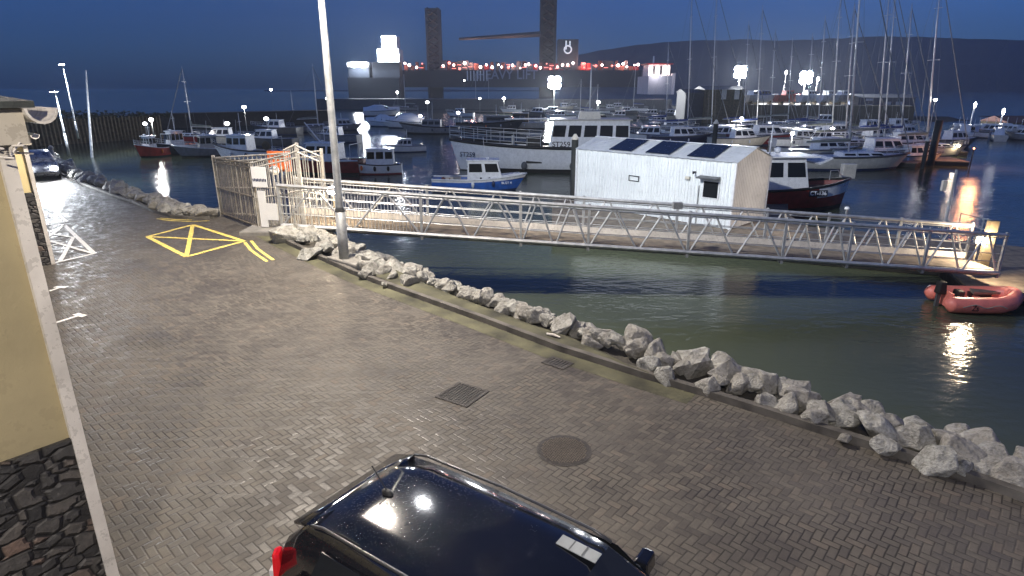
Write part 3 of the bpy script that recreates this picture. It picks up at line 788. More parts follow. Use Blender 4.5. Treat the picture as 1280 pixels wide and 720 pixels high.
for f in (0, .6, 1): q = A_.lerp(B_, f); MB().tube([(q.x, q.y, DZ), (q.x, q.y, q.z + .86)], .025, 6).build('post', M['galvd'], rl)

# ------------------------------------------------------------------ boats
def hull_rings(L, B, H, D, tr=.75, rise=.55, rake=.12, n=15, full=2.4, flare=.86):
    rings = []
    for i in range(n):
        s = i / (n - 1)
        b = B / 2 * (tr + (1 - tr) * math.sin(min(1, s / .45) * math.pi / 2)) if s < .45 else B / 2 * (1 - ((s - .45) / .55) ** full)
        b = max(b, .025); zs = H * (1 + rise * max(0, s - .3) ** 1.6 / .7 ** 1.6 + .06 * (1 - s) ** 2)
        x = -L / 2 + L * s; rk = rake * L * s ** 3
        wl = flare - .25 * s ** 3
        sec = [(b, zs), (b * (flare + .09), zs * .5), (b * wl, 0), (b * wl * .6, -D * .7), (0, -D * (1 - .5 * s ** 3)), (-b * wl * .6, -D * .7), (-b * wl, 0), (-b * (flare + .09), zs * .5), (-b, zs)]
        rings.append([Vector((x - rk * (1 - max(z, -.2) / zs) * (1 if z < zs else 0), y, z)) for y, z in sec])
    return rings
def make_hull(root, L, B, H, hm, dm, D=.5, bul=.25, stripe=None, boot=None, **kw):
    rg = hull_rings(L, B, H, D, **kw)
    mb = MB(); mb.loft(rg, closed=False); mb.face([p for p in rg[0]])
    hull = mb.build('hull', hm, root, True)
    mb = MB(); mb.loft([[Vector((p[0].x + (.02 if i == 0 else 0), p[0].y * .97, p[0].z - bul)), Vector((p[8].x + (.02 if i == 0 else 0), p[8].y * .97, p[8].z - bul))] for i, p in enumerate(rg)], closed=False)
    mb.build('deck', dm, root)
    if stripe:
        for sg in (0, 8):
            mb = MB(); mb.tube([p[sg] + Vector((0, 0, -.02)) for p in rg], max(.04, .009 * L), 6); mb.build('rubbing_strake', stripe, hull, True)
    if boot:
        mb = MB()
        for a_, b_ in ((1, 2), (7, 6)):
            rr = []
            for p in rg:
                q0 = p[b_].lerp(p[a_], .0); q1 = p[b_].lerp(p[a_], .3); o_ = Vector((0, .012 if a_ == 1 else -.012, 0)); rr.append([q0 + o_, q1 + o_])
            mb.loft(rr, closed=False)
        mb.build('boot_stripe', boot, hull, True)
    return hull, rg
def deckhouse(root, x0, x1, w, z0, h, m, rake_f=.25, rake_a=0., taper=.88, nw=3, wz=(.45, .88), roof=None, over=.08, front=3, name='wheelhouse', aft=True, glass=None):
    glass = glass or M['glass']
    y = w / 2; yt = y * taper
    lo_ = [Vector((x0, -y, z0)), Vector((x1, -y, z0)), Vector((x1, y, z0)), Vector((x0, y, z0))]
    hi = [Vector((x0 + rake_a, -yt, z0 + h)), Vector((x1 - rake_f, -yt, z0 + h)), Vector((x1 - rake_f, yt, z0 + h)), Vector((x0 + rake_a, yt, z0 + h))]
    mb = MB(); mb.loft([lo_, hi]); hs = mb.build(name, m, root, bev=.03)
    def win(i, j, f0, f1, out):
        a, b, c, d = lo_[i], lo_[j], hi[j], hi[i]
        P = lambda u, v: a.lerp(b, u).lerp(d.lerp(c, u), v) + out
        mb = MB(); mb.prism([P(f0, wz[0]), P(f1, wz[0]), P(f1, wz[1]), P(f0, wz[1])], out * .6); mb.build('window', glass, hs)
    for k in range(nw):
        g = .05
        win(0, 1, (k + g * 2) / nw, (k + 1 - g * 2) / nw, Vector((0, -.012, 0))); win(3, 2, (k + g * 2) / nw, (k + 1 - g * 2) / nw, Vector((0, .012, 0)))
    for k in range(front): win(1, 2, (k + .1) / front, (k + .9) / front, Vector((.012, 0, 0)))
    if roof:
        mb = MB(); mb.box(((x0 + rake_a + x1 - rake_f) / 2 + over * .4, 0, z0 + h + .035), (x1 - x0 - rake_f - rake_a + over * 3, 2 * yt + over * 2, .09)); mb.build('roof', roof, hs, bev=.02)
    return hs
def rails(root, rg, i0, i1, h, r=.02, m='galv', side=(0, 8), levels=(1., .5)):
    for sd in side:
        mb = MB()
        pl = [rg[i][sd] for i in range(i0, i1)]
        for lv in levels: mb.tube([p + Vector((0, 0, h * lv)) for p in pl], r, 5)
        for p in pl: mb.tube([p, p + Vector((0, 0, h))], r, 5)
        mb.build('guard_rail', M[m], root)
def boat(name, label, cat, px, py, head, group=None, z=WZ):
    p = G(px, py, z); return thing(name, label, cat, (p.x, p.y, z), R(head), group)
def mast(root, x, z0, h, r=.06, spread=(), m='mastm', name='mast', rk=0.):
    mb = MB(); mb.tube([(x, 0, z0), (x - rk * h * .6, 0, z0 + h * .6), (x - rk * h, 0, z0 + h)], [r, r * .9, r * .55], 8); ms = mb.build(name, M[m], root, True)
    for f, w in spread: MB().tube([(x - rk * h * f, -w, z0 + h * f), (x - rk * h * f, 0, z0 + h * f + .05), (x - rk * h * f, w, z0 + h * f)], r * .35, 5).build('spreader', M[m], ms)
    return ms
def yacht(label, px, py, head, L, MH, hm='white', cover='bluecover', group='sailing yachts in the marina', stay=.012, mastx=.06, deckm='white', lean=0, mr=None):
    o = boat('sailing_yacht', label, 'sailing yacht', px, py, head, group)
    B = L * .32; H = L * .095 + .15
    hull, rg = make_hull(o, L, B, H, M[hm], M[deckm], .5, .04, M['dgrey'], M['navy'] if hm != 'navy' else M['white'], tr=.6, rise=.25, rake=.1)
    deckhouse(o, -L * .12, L * .26, B * .52, H * .98, .42, M['white'], .55, .05, .8, 3, (.35, .8), None, front=0, name='coachroof')
    r_ = mr or (.045 + L * .003)
    mx = L * mastx; rk = (px - 640) / 4200 if (px > 780 and abs(head) < 20) else 0.; MH *= 1.12; ms = mast(o, mx, H, MH, r_, ((.5, B * .32), (.78, B * .22)), rk=rk)
    mb = MB(); mb.tube([(mx - .05, 0, H + 1.35), (mx - L * .40, 0, H + 1.25)], .05, 6); mb.build('boom', M['mastm'], o)
    mb = MB(); mb.tube([(mx - .02, 0, H + 2.3), (mx - .12, 0, H + 1.55), (mx - L * .2, 0, H + 1.48), (mx - L * .38, 0, H + 1.38)], [.07, .17, .16, .09], 8); mb.build('sail_cover', M[cover], o, True)
    top = Vector((mx - rk * MH * .97, 0, H + MH * .97)); bow = rg[-1][0].copy(); bow.y = 0; st = Vector((-L / 2 + .1, 0, H))
    mb = MB(); mb.tube([bow, bow.lerp(top, .06), top], [.03, stay * 4.2, stay * 3.2], 5); mb.tube([st, top], stay, 4)
    for s in (-1, 1): mb.tube([(mx - .1, s * B * .46, H), (mx - rk * MH * .5, s * B * .32, H + MH * .5), top], stay, 4)
    mb.build('rigging', M['galvd'], o)
    rails(o, rg, 10, 15, .6, .018); rails(o, rg, 0, 3, .6, .018)
    return o
def fishing(label, px, py, head, L, B, H, hm, house, dm='rdeck', hx=(.0, .22), hh=1.7, hw=.62, strake='black', rise=.6, group=None, nm='fishing_boat', cat='fishing boat', mh=2.2, rake=.12, wrake=.2, gal=True, railh=.5, roof='white', nw=2, boot='black', tr=.75, name='wheelhouse'):
    o = boat(nm, label, cat, px, py, head, group)
    hull, rg = make_hull(o, L, B, H, M[hm], M[dm], .6, .28, M[strake] if strake else None, M[boot] if boot else None, rise=rise, rake=rake, tr=tr)
    zdk = H * 1.0 - .26
    hs = deckhouse(o, L * hx[0], L * hx[1], B * hw, zdk, hh, M[house], wrake, .05, .9, nw, (.5, .88), M[roof], name=name)
    if mh: mast(o, L * (hx[0] + hx[1]) / 2 - .2, zdk + hh, mh, .04, ((.6, .4),))
    if gal:
        mb = MB(); gx = -L * .42
        for s in (-1, 1): mb.tube([(gx, s * B * .36, zdk), (gx, s * B * .34, zdk + 1.7)], .04, 6)
        mb.tube([(gx, -B * .34, zdk + 1.7), (gx, B * .34, zdk + 1.7)], .04, 6); mb.build('gallows', M['galv'], o)
    if railh: rails(o, rg, 9, 15, railh, .018)
    fr = random.Random(int(px * 7 + py))
    for fi in (3, 6, 9):
        for sd in (0, 8):
            if fr.random() < .6: q = rg[fi][sd]; MB().sphere((q.x, q.y * 1.04, q.z * .62), .16, 8, 6, (.8, .7, 1.5)).build('fender', M[fr.choice(('orange', 'white', 'navy', 'black'))], o, True)
    for k in range(3): bx_ = -L * fr.uniform(.22, .42); MB().box((bx_, fr.uniform(-.25, .25) * B, zdk + .2), (.6, .42, .36), Matrix.Rotation(fr.uniform(-.4, .4), 3, 'Z')).build('fish_box', M[fr.choice(('blue', 'orange', 'cream', 'grey'))], o)
    ax = L * (hx[0] + hx[1]) / 2
    MB().tube([(ax, B * hw * .3, zdk + hh), (ax - .15, B * hw * .3, zdk + hh + 1.7)], .014, 4).build('aerial', M['white'], hs)
    MB().sphere((ax + .2, -B * hw * .2, zdk + hh + .18), .16, 8, 6, (1, 1, .6)).build('radome', M['white'], hs, True)
    return o, hull, rg, hs, zdk
def cruiser(label, px, py, head, L, hm='white', house='white', group='motor boats in the marina', cover=None, glass=None):
    o = boat('motor_boat', label, 'motor boat', px, py, head, group)
    B = L * .34; H = L * .11 + .2
    hull, rg = make_hull(o, L, B, H, M[hm], M['white'], .4, .06, M['dgrey'], M['navy'], rise=.35, rake=.16, tr=.85)
    deckhouse(o, -L * .15, L * .24, B * .66, H * .96, L * .10 + .35, M[house], L * .11, .1, .82, 3, (.35, .85), M['white'], front=2, name='cabin', glass=glass)
    if cover:
        mb = MB(); rr = []
        for x in (-.49, -.4, -.2, 0, .2, .38, .47):
            w = B * .5 * (1 if x < .1 else 1 - (x - .1) * 1.6); k = .55 if -.3 < x < .2 else .25
            rr.append([(L * x, -w, H + .02), (L * x, -w * .55, H + k * 1.6 + L * .05), (L * x, 0, H + k * 2 + L * .06), (L * x, w * .55, H + k * 1.6 + L * .05), (L * x, w, H + .02)])
        mb.loft(rr, closed=False); mb.build('boat_cover', cover, o, True)
    rails(o, rg, 8, 15, .55, .018)
    if py > 160:
        for fi in (4, 8): q = rg[fi][8]; MB().sphere((q.x, q.y * 1.05, q.z * .6), .15, 8, 6, (.8, .7, 1.5)).build('fender', M['navy' if hm == 'white' else 'white'], o, True)
    mast(o, -L * .05, H + L * .1 + .3, 1.2, .03)
    return o

# --- left group
o, hull, rg, hs, zd = fishing('small bright red fishing boat, leftmost of the moored boats', 193, 196, 250, 4.6, 2.0, 1.0, 'red', 'white', hx=(-.02, .2), hh=1.6, wrake=.1, mh=1.6, strake='white')
o, hull, rg, hs, zd = fishing('dark hulled boat with white rimmed bow right of the red boat', 223, 193, 235, 6.2, 2.3, 1.05, 'dgrey', 'white', hx=(-.1, .16), hh=1.9, mh=2.4, strake='white', nw=3)
o, hull, rg, hs, zd = fishing('grey blue boat with pale yellow framed shelter left of the gate', 262, 195, 215, 7.6, 2.6, .9, 'grey', 'cream', hx=(-.12, .14), hh=1.7, mh=0, strake='white', nw=3)
o, hull, rg, hs, zd = fishing('white cabin boat seen just above the gate enclosure', 312, 200, 170, 8.5, 3., 1.1, 'white', 'white', hx=(-.05, .25), hh=1.8, mh=2.4, strake='black', nw=3)
MB().sphere((-2.2, 0, 1.6), .5, 12, 8, (1, .3, 1)).build('net_drum', M['brown'], o, True)
o, hull, rg, hs, zd = fishing('red hulled white cabin boat directly behind the gangway gate', 398, 216, 172, 8.8, 3., 1.25, 'dred', 'white', hx=(-.28, .12), hh=1.75, mh=1.8, strake='white', nw=3, wrake=.5, railh=.4)
mb = MB(); mb.tube([(-.6, 0, 2.7), (.9, 0, 4.6)], .06, 6); mb.build('derrick', M['white'], o)
o, hull, rg, hs, zd = fishing('small white double ended boat right of the tall lamp post', 465, 217, 186, 5.6, 2.1, .85, 'white', 'white', dm='grey', hx=(-.38, .08), hh=1.65, hw=.72, mh=1.3, strake='black', boot='dred', nw=3, gal=False, railh=0, wrake=.15, tr=.55)
mb = MB(); mb.tube([(-.5 + .32 * math.cos(k * .5236), 0, 3.0 + .32 * math.sin(k * .5236)) for k in range(13)], .05, 6); mb.build('lifebuoy', M['white'], o)
# --- blue boat
o, hull, rg, hs, zd = fishing('blue hulled boat with white cabin moored behind the gangway', 600, 238, 2, 7.3, 2.5, .95, 'blue', 'white', dm='rdeck', hx=(-.13, .25), hh=1.65, hw=.7, mh=.0, strake='white', boot='navy', nw=2, wrake=.45, gal=False, railh=0, rise=.4, roof='white')
MB().prism([(L_x, y_, .92 + z_) for L_x, y_, z_ in ((.9, -1.0, 0), (3.1, -.25, .25), (3.1, .25, .25), (.9, 1.0, 0))], (0, 0, .22)).build('foredeck', M['white'], o, bev=.05)
mb = MB(); mb.loft([[rg[i][8] + Vector((0, -.012, -.03)), rg[i][8].lerp(rg[i][7], .45) + Vector((0, -.015, 0))] for i in range(15)], closed=False); mb.build('sheer_band', M['white'], hull, True)
text('BUSY 4', .26, (2.05, -1.02, .72), (R(82), 0, R(14)), M['letterw'], hull)
MB().box((-2.6, 0, .85), (.7, .8, .35)).build('engine_box', M['rdeck'], o, bev=.04)
for k, x in enumerate((.1, .75)): MB().tube([(x, -.89, 1.05), (x, -.93, 1.05)], .09, 10).build('porthole', M['glass'], hs)
# --- large white vessel ST259
o = boat('workboat', 'large white registered fishing vessel with black rubbing band behind the hut', 'fishing vessel', 676, 213, 176)
hull, rg = make_hull(o, 17.6, 4.6, 2.25, M['white'], M['grey'], .9, .5, M['black'], M['black'], rise=.30, rake=.05, tr=.9, full=3.4)
hs = deckhouse(o, -8.2, -.6, 3.9, 1.5, 3.3, M['white'], .55, .1, .94, 5, (.55, .86), M['cream'], over=.2, front=3)
deckhouse(o, -5.5, -3.4, 2.2, 4.85, .7, M['cream'], .2, .1, .9, 1, (.3, .7), None, front=0, name='upper_house', glass=M['cream'])
text('ST259', .66, (-1.9, 1.93, 2.62), (R(88), 0, R(180)), M['letterb'], hs)
text('ST259', .62, (6.9, 1.75, 1.62), (R(78), 0, R(163)), M['letterb'], hull)
rails(o, rg, 7, 15, 1.25, .03, levels=(1, .66, .33))
MB().tube([(-.6, 1.2, 4.9), (3.4, 1.2, 4.85)], .09, 6).build('boom', M['white'], o)
MB().box((.6, 1.5, 2.1), (1.5, 1.3, 2.4)).build('winch_housing', M['black'], o, bev=.05)
MB().box((4.2, .5, 1.95), (1.6, 1.4, .8)).build('pot_stack', M['rdeck'], o)
mast(o, -4.5, 5.5, 4.2, .07, ((.5, .8), (.8, .5)))
MB().tube([(2.6, 1.5, 1.6), (2.6, 1.5, 3.4)], .14, 8).build('hauler', M['cream'], o)
for x in (-6.5, -3.0, 1.5): MB().sphere((x, 2.33, .7), .3, 10, 8, (1, .55, 1.3)).build('fender', M['dgrey'], o, True)
# --- red vessel right of the hut
o = boat('fishing_boat', 'dark red fishing boat with white wheelhouse right of the hut', 'fishing boat', 968, 260, 2)
hull, rg = make_hull(o, 9.6, 3.3, 1.35, M['dred'], M['rdeck'], .7, .35, M['black'], M['black'], rise=.45, rake=.04, tr=.85, full=3.2)
mb = MB(); mb.loft([[rg[i][8] + Vector((0, -.012, -.03)), rg[i][8].lerp(rg[i][7], .9) + Vector((0, -.015, 0))] for i in range(10, 15)], closed=False); mb.build('bow_band', M['white'], hull, True)
hs = deckhouse(o, -1.6, 1.6, 2.5, 1.0, 2.4, M['white'], .5, 0, .92, 2, (.5, .88), None)
MB().box((-.9, 0, 3.47), (5.6, 2.9, .1)).build('roof', M['whitesign'], hs, bev=.03)
MB().box((2.35, 0, 3.2), (.9, 2.5, .1), Matrix.Rotation(R(-25), 3, 'Y')).build('visor', M['white'], hs)
mb = MB()
for x in (-3.5, -2.6):
    for y in (-1.2, 1.2): mb.tube([(x, y, 1.4), (x, y, 3.45)], .05, 6)
mb.build('shelter_posts', M['white'], o)
MB().box((-2.4, -1.0, 2.2), (1.3, .08, 1.6)).build('shelter_panel', M['cream'], o)
pl = MB().box((1.95, -1.585, 1.22), (1.2, .03, .40), Matrix.Rotation(R(-8), 3, 'X')).build('number_plate', M['letterb'], hull)
text('CT-136', .34, (1.95, -1.61, 1.22), (R(82), 0, 0), M['letterw'], hull)
mast(o, -.8, 3.5, 1.9, .06, ((.4, .5), (.75, .35)))
MB().sphere((-.1, .4, 3.75), .22, 10, 8).build('radome', M['white'], hs, True); MB().box((-1.8, -.6, 3.7), (.9, .5, .35)).build('life_raft', M['white'], hs, bev=.08)
mb = MB(); mb.tube([(3.2, -.4, 1.9), (3.2, -.4, 2.5), (3.8, -.2, 2.5), (4.2, 0, 2.1)], .03, 6); mb.build('bow_rail', M['galv'], o)
# grey mooring buoy fender on post right of it
p = T(1060, 214, 46); tag(MB().box(p, (1.0, .5, 1.1)).build('dock_box', M['cream'], bev=.05), 'pale square locker hanging at the dock behind the red boat bow', 'locker')

# --- red inflatable
o = boat('inflatable_dinghy', 'faded red inflatable dinghy with outboard afloat below the gangway', 'dinghy', 1217, 384, -7); o.scale = (.86, 1.12, 1.15)
mb = MB(); pts = [(-1.62, .60, .28), (-1.3, .62, .26), (-.4, .63, .26), (.5, .60, .28), (1.0, .46, .34), (1.35, .2, .42), (1.42, 0, .44), (1.35, -.2, .42), (1.0, -.46, .34), (.5, -.60, .28), (-.4, -.63, .26), (-1.3, -.62, .26), (-1.62, -.60, .28)]
sm = []
for i in range(len(pts) - 1):
    for k in range(3): sm.append(Vector(pts[i]).lerp(Vector(pts[i + 1]), k / 3))
sm.append(Vector(pts[-1])); rr = [.25] * len(sm); rr[0] = rr[-1] = .06; rr[1] = rr[-2] = .16
mb.tube(sm, rr, 12); tb = mb.build('tube', M['dinghy'], o, True)
mb = MB(); mb.prism([(-1.25, -.5, .2), (.9, -.42, .22), (1.2, 0, .26), (.9, .42, .22), (-1.25, .5, .2)], (0, 0, .06)); mb.build('floor', M['dinghy'], o)
MB().box((-1.25, 0, .3), (.06, .95, .5)).build('transom', M['dinghy'], o); MB().box((.1, 0, .3), (.25, 1.0, .05)).build('thwart', M['dinghy'], o)
mt = MB().box((-1.45, 0, .62), (.36, .3, .42), None, (.8, .8)).build('outboard', M['black'], o, bev=.06); MB().box((-1.5, 0, .2), (.14, .1, .7)).build('leg', M['dgrey'], mt)
MB().box((-.75, -.05, .42), (.28, .34, .3)).build('fuel_tank', M['black'], o, bev=.05)
for pts_ in ([(x, -.885, .31 + .05 * math.sin(x * 7)) for x in [(-1.1 + .15 * k) for k in range(12)]], [(x, .6, .49) for x in [(-1.1 + .2 * k) for k in range(10)]]): MB().tube(pts_, .015, 5).build('grab_line', M['rope'], o)
text('Zs', .26, (-.62, -.885, .24), (R(92), 0, 0), M['letterb'], tb)
mb = MB(); mb.tube([(1.44, 0, .5), (2.6, .2, .35), (4.2, .9, .55)], .015, 5); mb.build('mooring_line', M['rope'], o)

# --- further moored boats, middle
WC = M['whitesign']
cruiser('white covered motor boat, brightest of the pair behind the lamp post', 505, 160, 175, 9, cover=WC)
cruiser('white covered motor boat half behind the brightest covered one', 476, 158, 170, 6.5, cover=WC)
cruiser('long white motor yacht with a bright awning in the third row', 478, 145, 10, 10.5, cover=WC)
o, *_ = fishing('plain grey trawler yacht lying alone in the middle of the basin', 537, 167, 178, 10.5, 3.3, 1.15, 'grey', 'grey', dm='grey', hx=(-.2, .12), hh=1.4, mh=3., nw=3, roof='grey', railh=.6)
o, *_ = fishing('dark hulled boat with grey tarpaulin behind the white vessel bow', 613, 163, 5, 13, 3.6, 1.3, 'dgrey', 'grey', dm='grey', hx=(-.1, .3), hh=1.6, mh=2., nw=1, roof='grey', strake='black')
o, *_ = fishing('brown wheelhouse boat between the dark hull and the white vessel', 652, 161, 175, 9, 3., 1.2, 'cream', 'brown', hx=(-.15, .2), hh=2., mh=2., strake='white')
cruiser('small open boat with pale cabin left of the grey trawler yacht', 430, 163, 20, 7, 'grey')
cruiser('white sports boat tied behind the double ended boat', 507, 190, 200, 5.0)
# --- rows of yachts and boats in the marina, centre right
yd = [
    ('tall masted yacht right behind the hut roof, left of the two tallest masts', 870, 172, 4, 11, 19, 'white', 'bluecover', -.14),
    ('tall masted yacht behind the hut roof, right of the two tallest masts', 898, 168, 4, 11.5, 20, 'navy', 'greycover', -.12),
    ('yacht with slim mast under the centre floodlight', 925, 166, 6, 10, 15.5, 'white', 'bluecover', .05),
    ('blue covered yacht broadside beyond the pontoon, right of centre floodlight', 955, 171, 5, 11, 16.5, 'white', 'bluecover', -.13),
    ('yacht with lower mast behind the red fishing boat', 990, 160, 3, 10, 14, 'white', 'greycover', -.1),
    ('yacht under the right hand floodlight, white hull', 1010, 168, 8, 9.5, 13.5, 'white', 'bluecover', -.05),
    ('grey green covered yacht in front with the thickest tallest mast', 1062, 211, 2, 11.5, 18.5, 'cream', 'greycover', -.03),
    ('yacht with leaning shorter mast behind the grey green covered one', 1066, 190, 6, 10.5, 14, 'grey', 'greycover', -.12),
    ('dark hulled yacht at the left of the paired masts on the right', 1105, 187, 8, 10, 17, 'dgrey', 'greycover', -.12),
    ('pale yacht at the right of the paired masts on the right', 1115, 181, 5, 10, 17.5, 'cream', 'bluecover', -.14),
    ('orange lit yacht at the pontoon end by the thick pile', 1158, 195, 3, 9.5, 17, 'cream', 'greycover', -.03),
    ('yacht with low mast amid the boats left of the ferry cabin', 793, 139, 172, 9, 13, 'white', 'bluecover', .05),
    ('yacht alone left of the white vessel wheelhouse', 725, 146, 175, 8.5, 8, 'white', 'bluecover', 0),
    ('yacht beside the lit post behind the wheelhouse', 746, 142, 175, 8, 7, 'white', 'greycover', 0),
    ('slim masted yacht just left of the hut end behind the pontoon', 838, 163, 5, 9.5, 13, 'white', 'bluecover', -.1),
    ('slim masted yacht between the centre and right floodlights', 968, 162, 4, 9.5, 15, 'white', 'greycover', -.1),
    ('slim masted yacht just right of the right hand floodlight', 1028, 170, 5, 9.5, 15.5, 'cream', 'bluecover', -.1),
    ('tall slim masted yacht left of the thickest mast', 1046, 178, 4, 10, 18, 'white', 'greycover', -.1),
    ('slim masted yacht between the paired masts and the thick pile', 1132, 183, 5, 9.5, 15, 'white', 'bluecover', -.1),
    ('slender masted yacht at the left of two in the far middle row', 595, 134, 175, 9, 11, 'white', 'bluecover', 0),
    ('slender masted yacht at the right of two in the far middle row', 611, 133, 175, 9, 11, 'white', 'bluecover', 0),
    ('far yacht with one mast in front of the red lit barge lights', 507, 138, 175, 9, 10, 'grey', 'greycover', 0),
    ('yacht with thin mast behind the grey blue shelter boat', 242, 178, 175, 8, 8.6, 'dred', 'greycover', 0),
    ('far masted yacht first left of the lamp post', 392, 165, 20, 9, 9.5, 'grey', 'greycover', .1),
    ('far masted yacht second left of the lamp post', 363, 152, 15, 8, 5.5, 'grey', 'bluecover', .1),
]
for lab, px, py, hd, L, MH, hm, cv, mx in yd: yacht(lab, px, py, hd, L, MH, hm, cv, mastx=mx, mr=.095 if py > 158 else .11, stay=.014)
cr = [
    ('white motor boat moored under the left floodlight', 700, 150, 175, 8, 'white'), ('pale cabin boat right of the ferry glow in the back row', 850, 150, 10, 8.5, 'cream'),
    ('grey motor boat with white cabin left of the dark quay shed', 822, 158, 188, 8, 'grey'), ('small white boat with a bright bow behind the wheelhouse vessel', 818, 166, 200, 6, 'white'),
    ('white launch tied below the right floodlight', 1030, 158, 165, 8.5, 'white'), ('cream launch behind the red boat roof', 975, 178, 185, 7.5, 'cream'),
    ('small cabin boat right of the cream launch', 1025, 184, 170, 7.5, 'white'), ('grey cruiser near the far pile behind the hut', 905, 178, 175, 8.5, 'grey'),
    ('navy cruiser in front of the paired masts', 1090, 180, 20, 8.5, 'navy'), ('white cruiser lit at the end of the right hand row', 1128, 175, 15, 7.5, 'white'),
    ('pale dinghy like launch beside the orange pontoon', 1140, 205, 5, 6.5, 'cream'), ('dark launch under the orange lit quay end', 1190, 184, 10, 7.5, 'dgrey'),
    ('white motor boat left in the far marina row', 575, 146, 170, 8, 'white'), ('white motor boat centre of the far marina row', 640, 141, 175, 8, 'white'),
    ('grey boat in the far marina row below the barge letters', 672, 146, 180, 9, 'dgrey'), ('low dark boat left of the tall lamp post in the haze', 345, 168, 170, 9, 'dgrey'),
    ('grey launch behind the red hulled cabin boat', 418, 178, 170, 8, 'grey'), ('dark launch behind the white gate boat', 335, 183, 175, 8, 'dgrey'),
    ('white launch beyond the shelter boat on the left', 280, 180, 185, 8, 'cream'), ('open launch in the middle row right of the wheelhouse mast', 775, 150, 175, 8, 'grey'),
]
for lab, px, py, hd, L, hm in cr: cruiser(lab, px, py, hd, L, hm)
for lab, px, py, hd, L, hm in [('cream motor boat nosing out behind the red boat bow', 1030, 200, 4, 9, 'cream'), ('long pale cruiser berthed ahead of the grey green covered yacht', 1098, 203, 2, 9.5, 'cream'), ('grey cruiser in the crowded berths left of the thick pile', 1128, 190, 6, 9, 'grey'),
    ('white cruiser berthed behind the leaning masted yacht', 1040, 176, 5, 9, 'white'), ('dark cruiser squeezed below the boat store boards', 1085, 168, 8, 9, 'dgrey'), ('pale motor boat below the right end of the boat store', 1120, 165, 10, 8.5, 'white'),
    ('dull red motor boat behind the hut ridge', 955, 181, 3, 10, 'dred'), ('white motor boat right of the dull red one', 1000, 183, 5, 8, 'white'), ('cream motor boat by the dark pile behind the hut', 925, 183, 4, 8.5, 'cream'),
    ('blue motor boat in the row behind the hut roof', 850, 181, 3, 9, 'navy'), ('white motor boat between hut roof and white wheelhouse', 812, 178, 176, 8.5, 'white')]: cruiser(lab, px, py, hd, L, hm)
r9 = random.Random(5)
for k in range(26):
    x = 690 + k * 13.5 + r9.uniform(-5, 5); y = r9.choice((133, 138, 143, 147)) + r9.uniform(-1, 1)
    cruiser('tiny moored boat packed in the far marina rows below the floodlights', x, y, r9.choice((172, 178, 5, 12)), r9.uniform(6.5, 9), r9.choice(('white', 'grey', 'dgrey', 'cream')), group='tiny far boats')
for k in range(15):
    x = 1195 + k * 8.5; y = 168 + r9.uniform(-2, 5) + k * .4
    cruiser('small white boat moored along the dark far shore at right', x, y, r9.choice((120, 150, 60, 100)), r9.uniform(5, 7), r9.choice(('white', 'cream', 'white', 'grey')), group='boats along the right far shore')

# pontoons of the marina
def dock(a, b, w, label):
    A, B_ = G(*a, z=-2.1), G(*b, z=-2.1); d = (B_ - A).normalized(); nn = Vector((-d.y, d.x, 0)) * w / 2
    pontoon([A - nn, B_ - nn, B_ + nn, A + nn], -2.1, label, 'dock', .4)
dock((745, 182), (1000, 192), 2.2, 'long boarded dock running behind the hut roof')
dock((1000, 192), (1150, 203), 2.2, 'boarded dock behind the red boat towards the orange pontoon')
dock((720, 155), (1060, 172), 2.2, 'middle boarded dock between the yacht rows')
dock((560, 138), (960, 150), 2.2, 'far boarded dock below the floodlights')
dock((1120, 197), (1200, 199), 5.0, 'wide orange lit dock end at the right')
dock((1140, 186), (1205, 188), 4.0, 'shorter orange lit dock behind the wide one')
dock((200, 183), (330, 186), 2.0, 'dock behind the left fishing boats')

# ------------------------------------------------------------------ small lamps in the marina
def dock_lamp(px, py, pb, label, lens=DOT, r=.22, light=0, col=(1, .96, .9), group='dock lamps', h=None, zb=None):
    zb = -2.1 if zb is None else zb
    b = G(px, pb, zb); t = (b - Vector((0, 0, CAMH))).y; d = ray(px, py); p = Vector((0, 0, CAMH)) + d * (b.y / d.y)
    o = thing('dock_lamp', label, 'lamp', (b.x, b.y, zb), 0, group); hh = p.z - zb
    MB().tube([(0, 0, -.3), (0, 0, hh)], .05, 6).build('post', M['galvd'], o)
    MB().sphere((0, 0, hh + r * .5), r, 10, 7, (1, 1, .75)).build('lens', lens, o, True)
    if light: point('lamp_light', Vector((b.x, b.y, zb + hh - .3)), light, col, .3)
dl = [(195, 151, 184, 'white lamp above the small red boat', DOT, .3), (187, 156, 186, 'fainter lamp left of the one above the red boat', DOTD, .3),
      (310, 135, 172, 'round white lamp above the gate boats', DOT, .34), (336, 150, 175, 'dim lamp right of the round one above the gate', DOTD, .4),
      (287, 156, 178, 'dim square lamp above the shelter boat', DOTD, .4), (343, 113, 150, 'small far lamp left of the lamp post', DOT, .34),
      (411, 124, 150, 'small lamp touching the left side of the lamp post', DOT, .34), (498, 116, 140, 'white lamp on a post above the covered boats', DOT, .4),
      (535, 129, 150, 'white lamp above the grey trawler yacht', DOTD, .5), (581, 101, 128, 'small high lamp left below the barge lights', DOT, .4),
      (630, 124, 142, 'bright lamp in the far row left of the floodlight', DOT, .55), (526, 146, 158, 'white light low on the grey trawler row', DOT, .35),
      (573, 142, 156, 'white light by the dark tarpaulin boat', DOT, .4), (600, 124, 140, 'faint white light in the far row', DOTD, .5),
      (747, 129, 150, 'bright ball lamp above the white vessel wheelhouse', DOT, .5), (925, 149, 168, 'small low lamp below the centre floodlight', DOT, .3),
      (1038, 162, 178, 'small low lamp right of the right floodlight', DOT, .28), (988, 168, 186, 'white lamp above the red boat roof', DOT, .28),
      (1156, 126, 190, 'white lamp on the mast like post by the thick pile', DOT, .22), (1196, 183, 191, 'low warm lamp at the orange dock end', WARM, .18)]
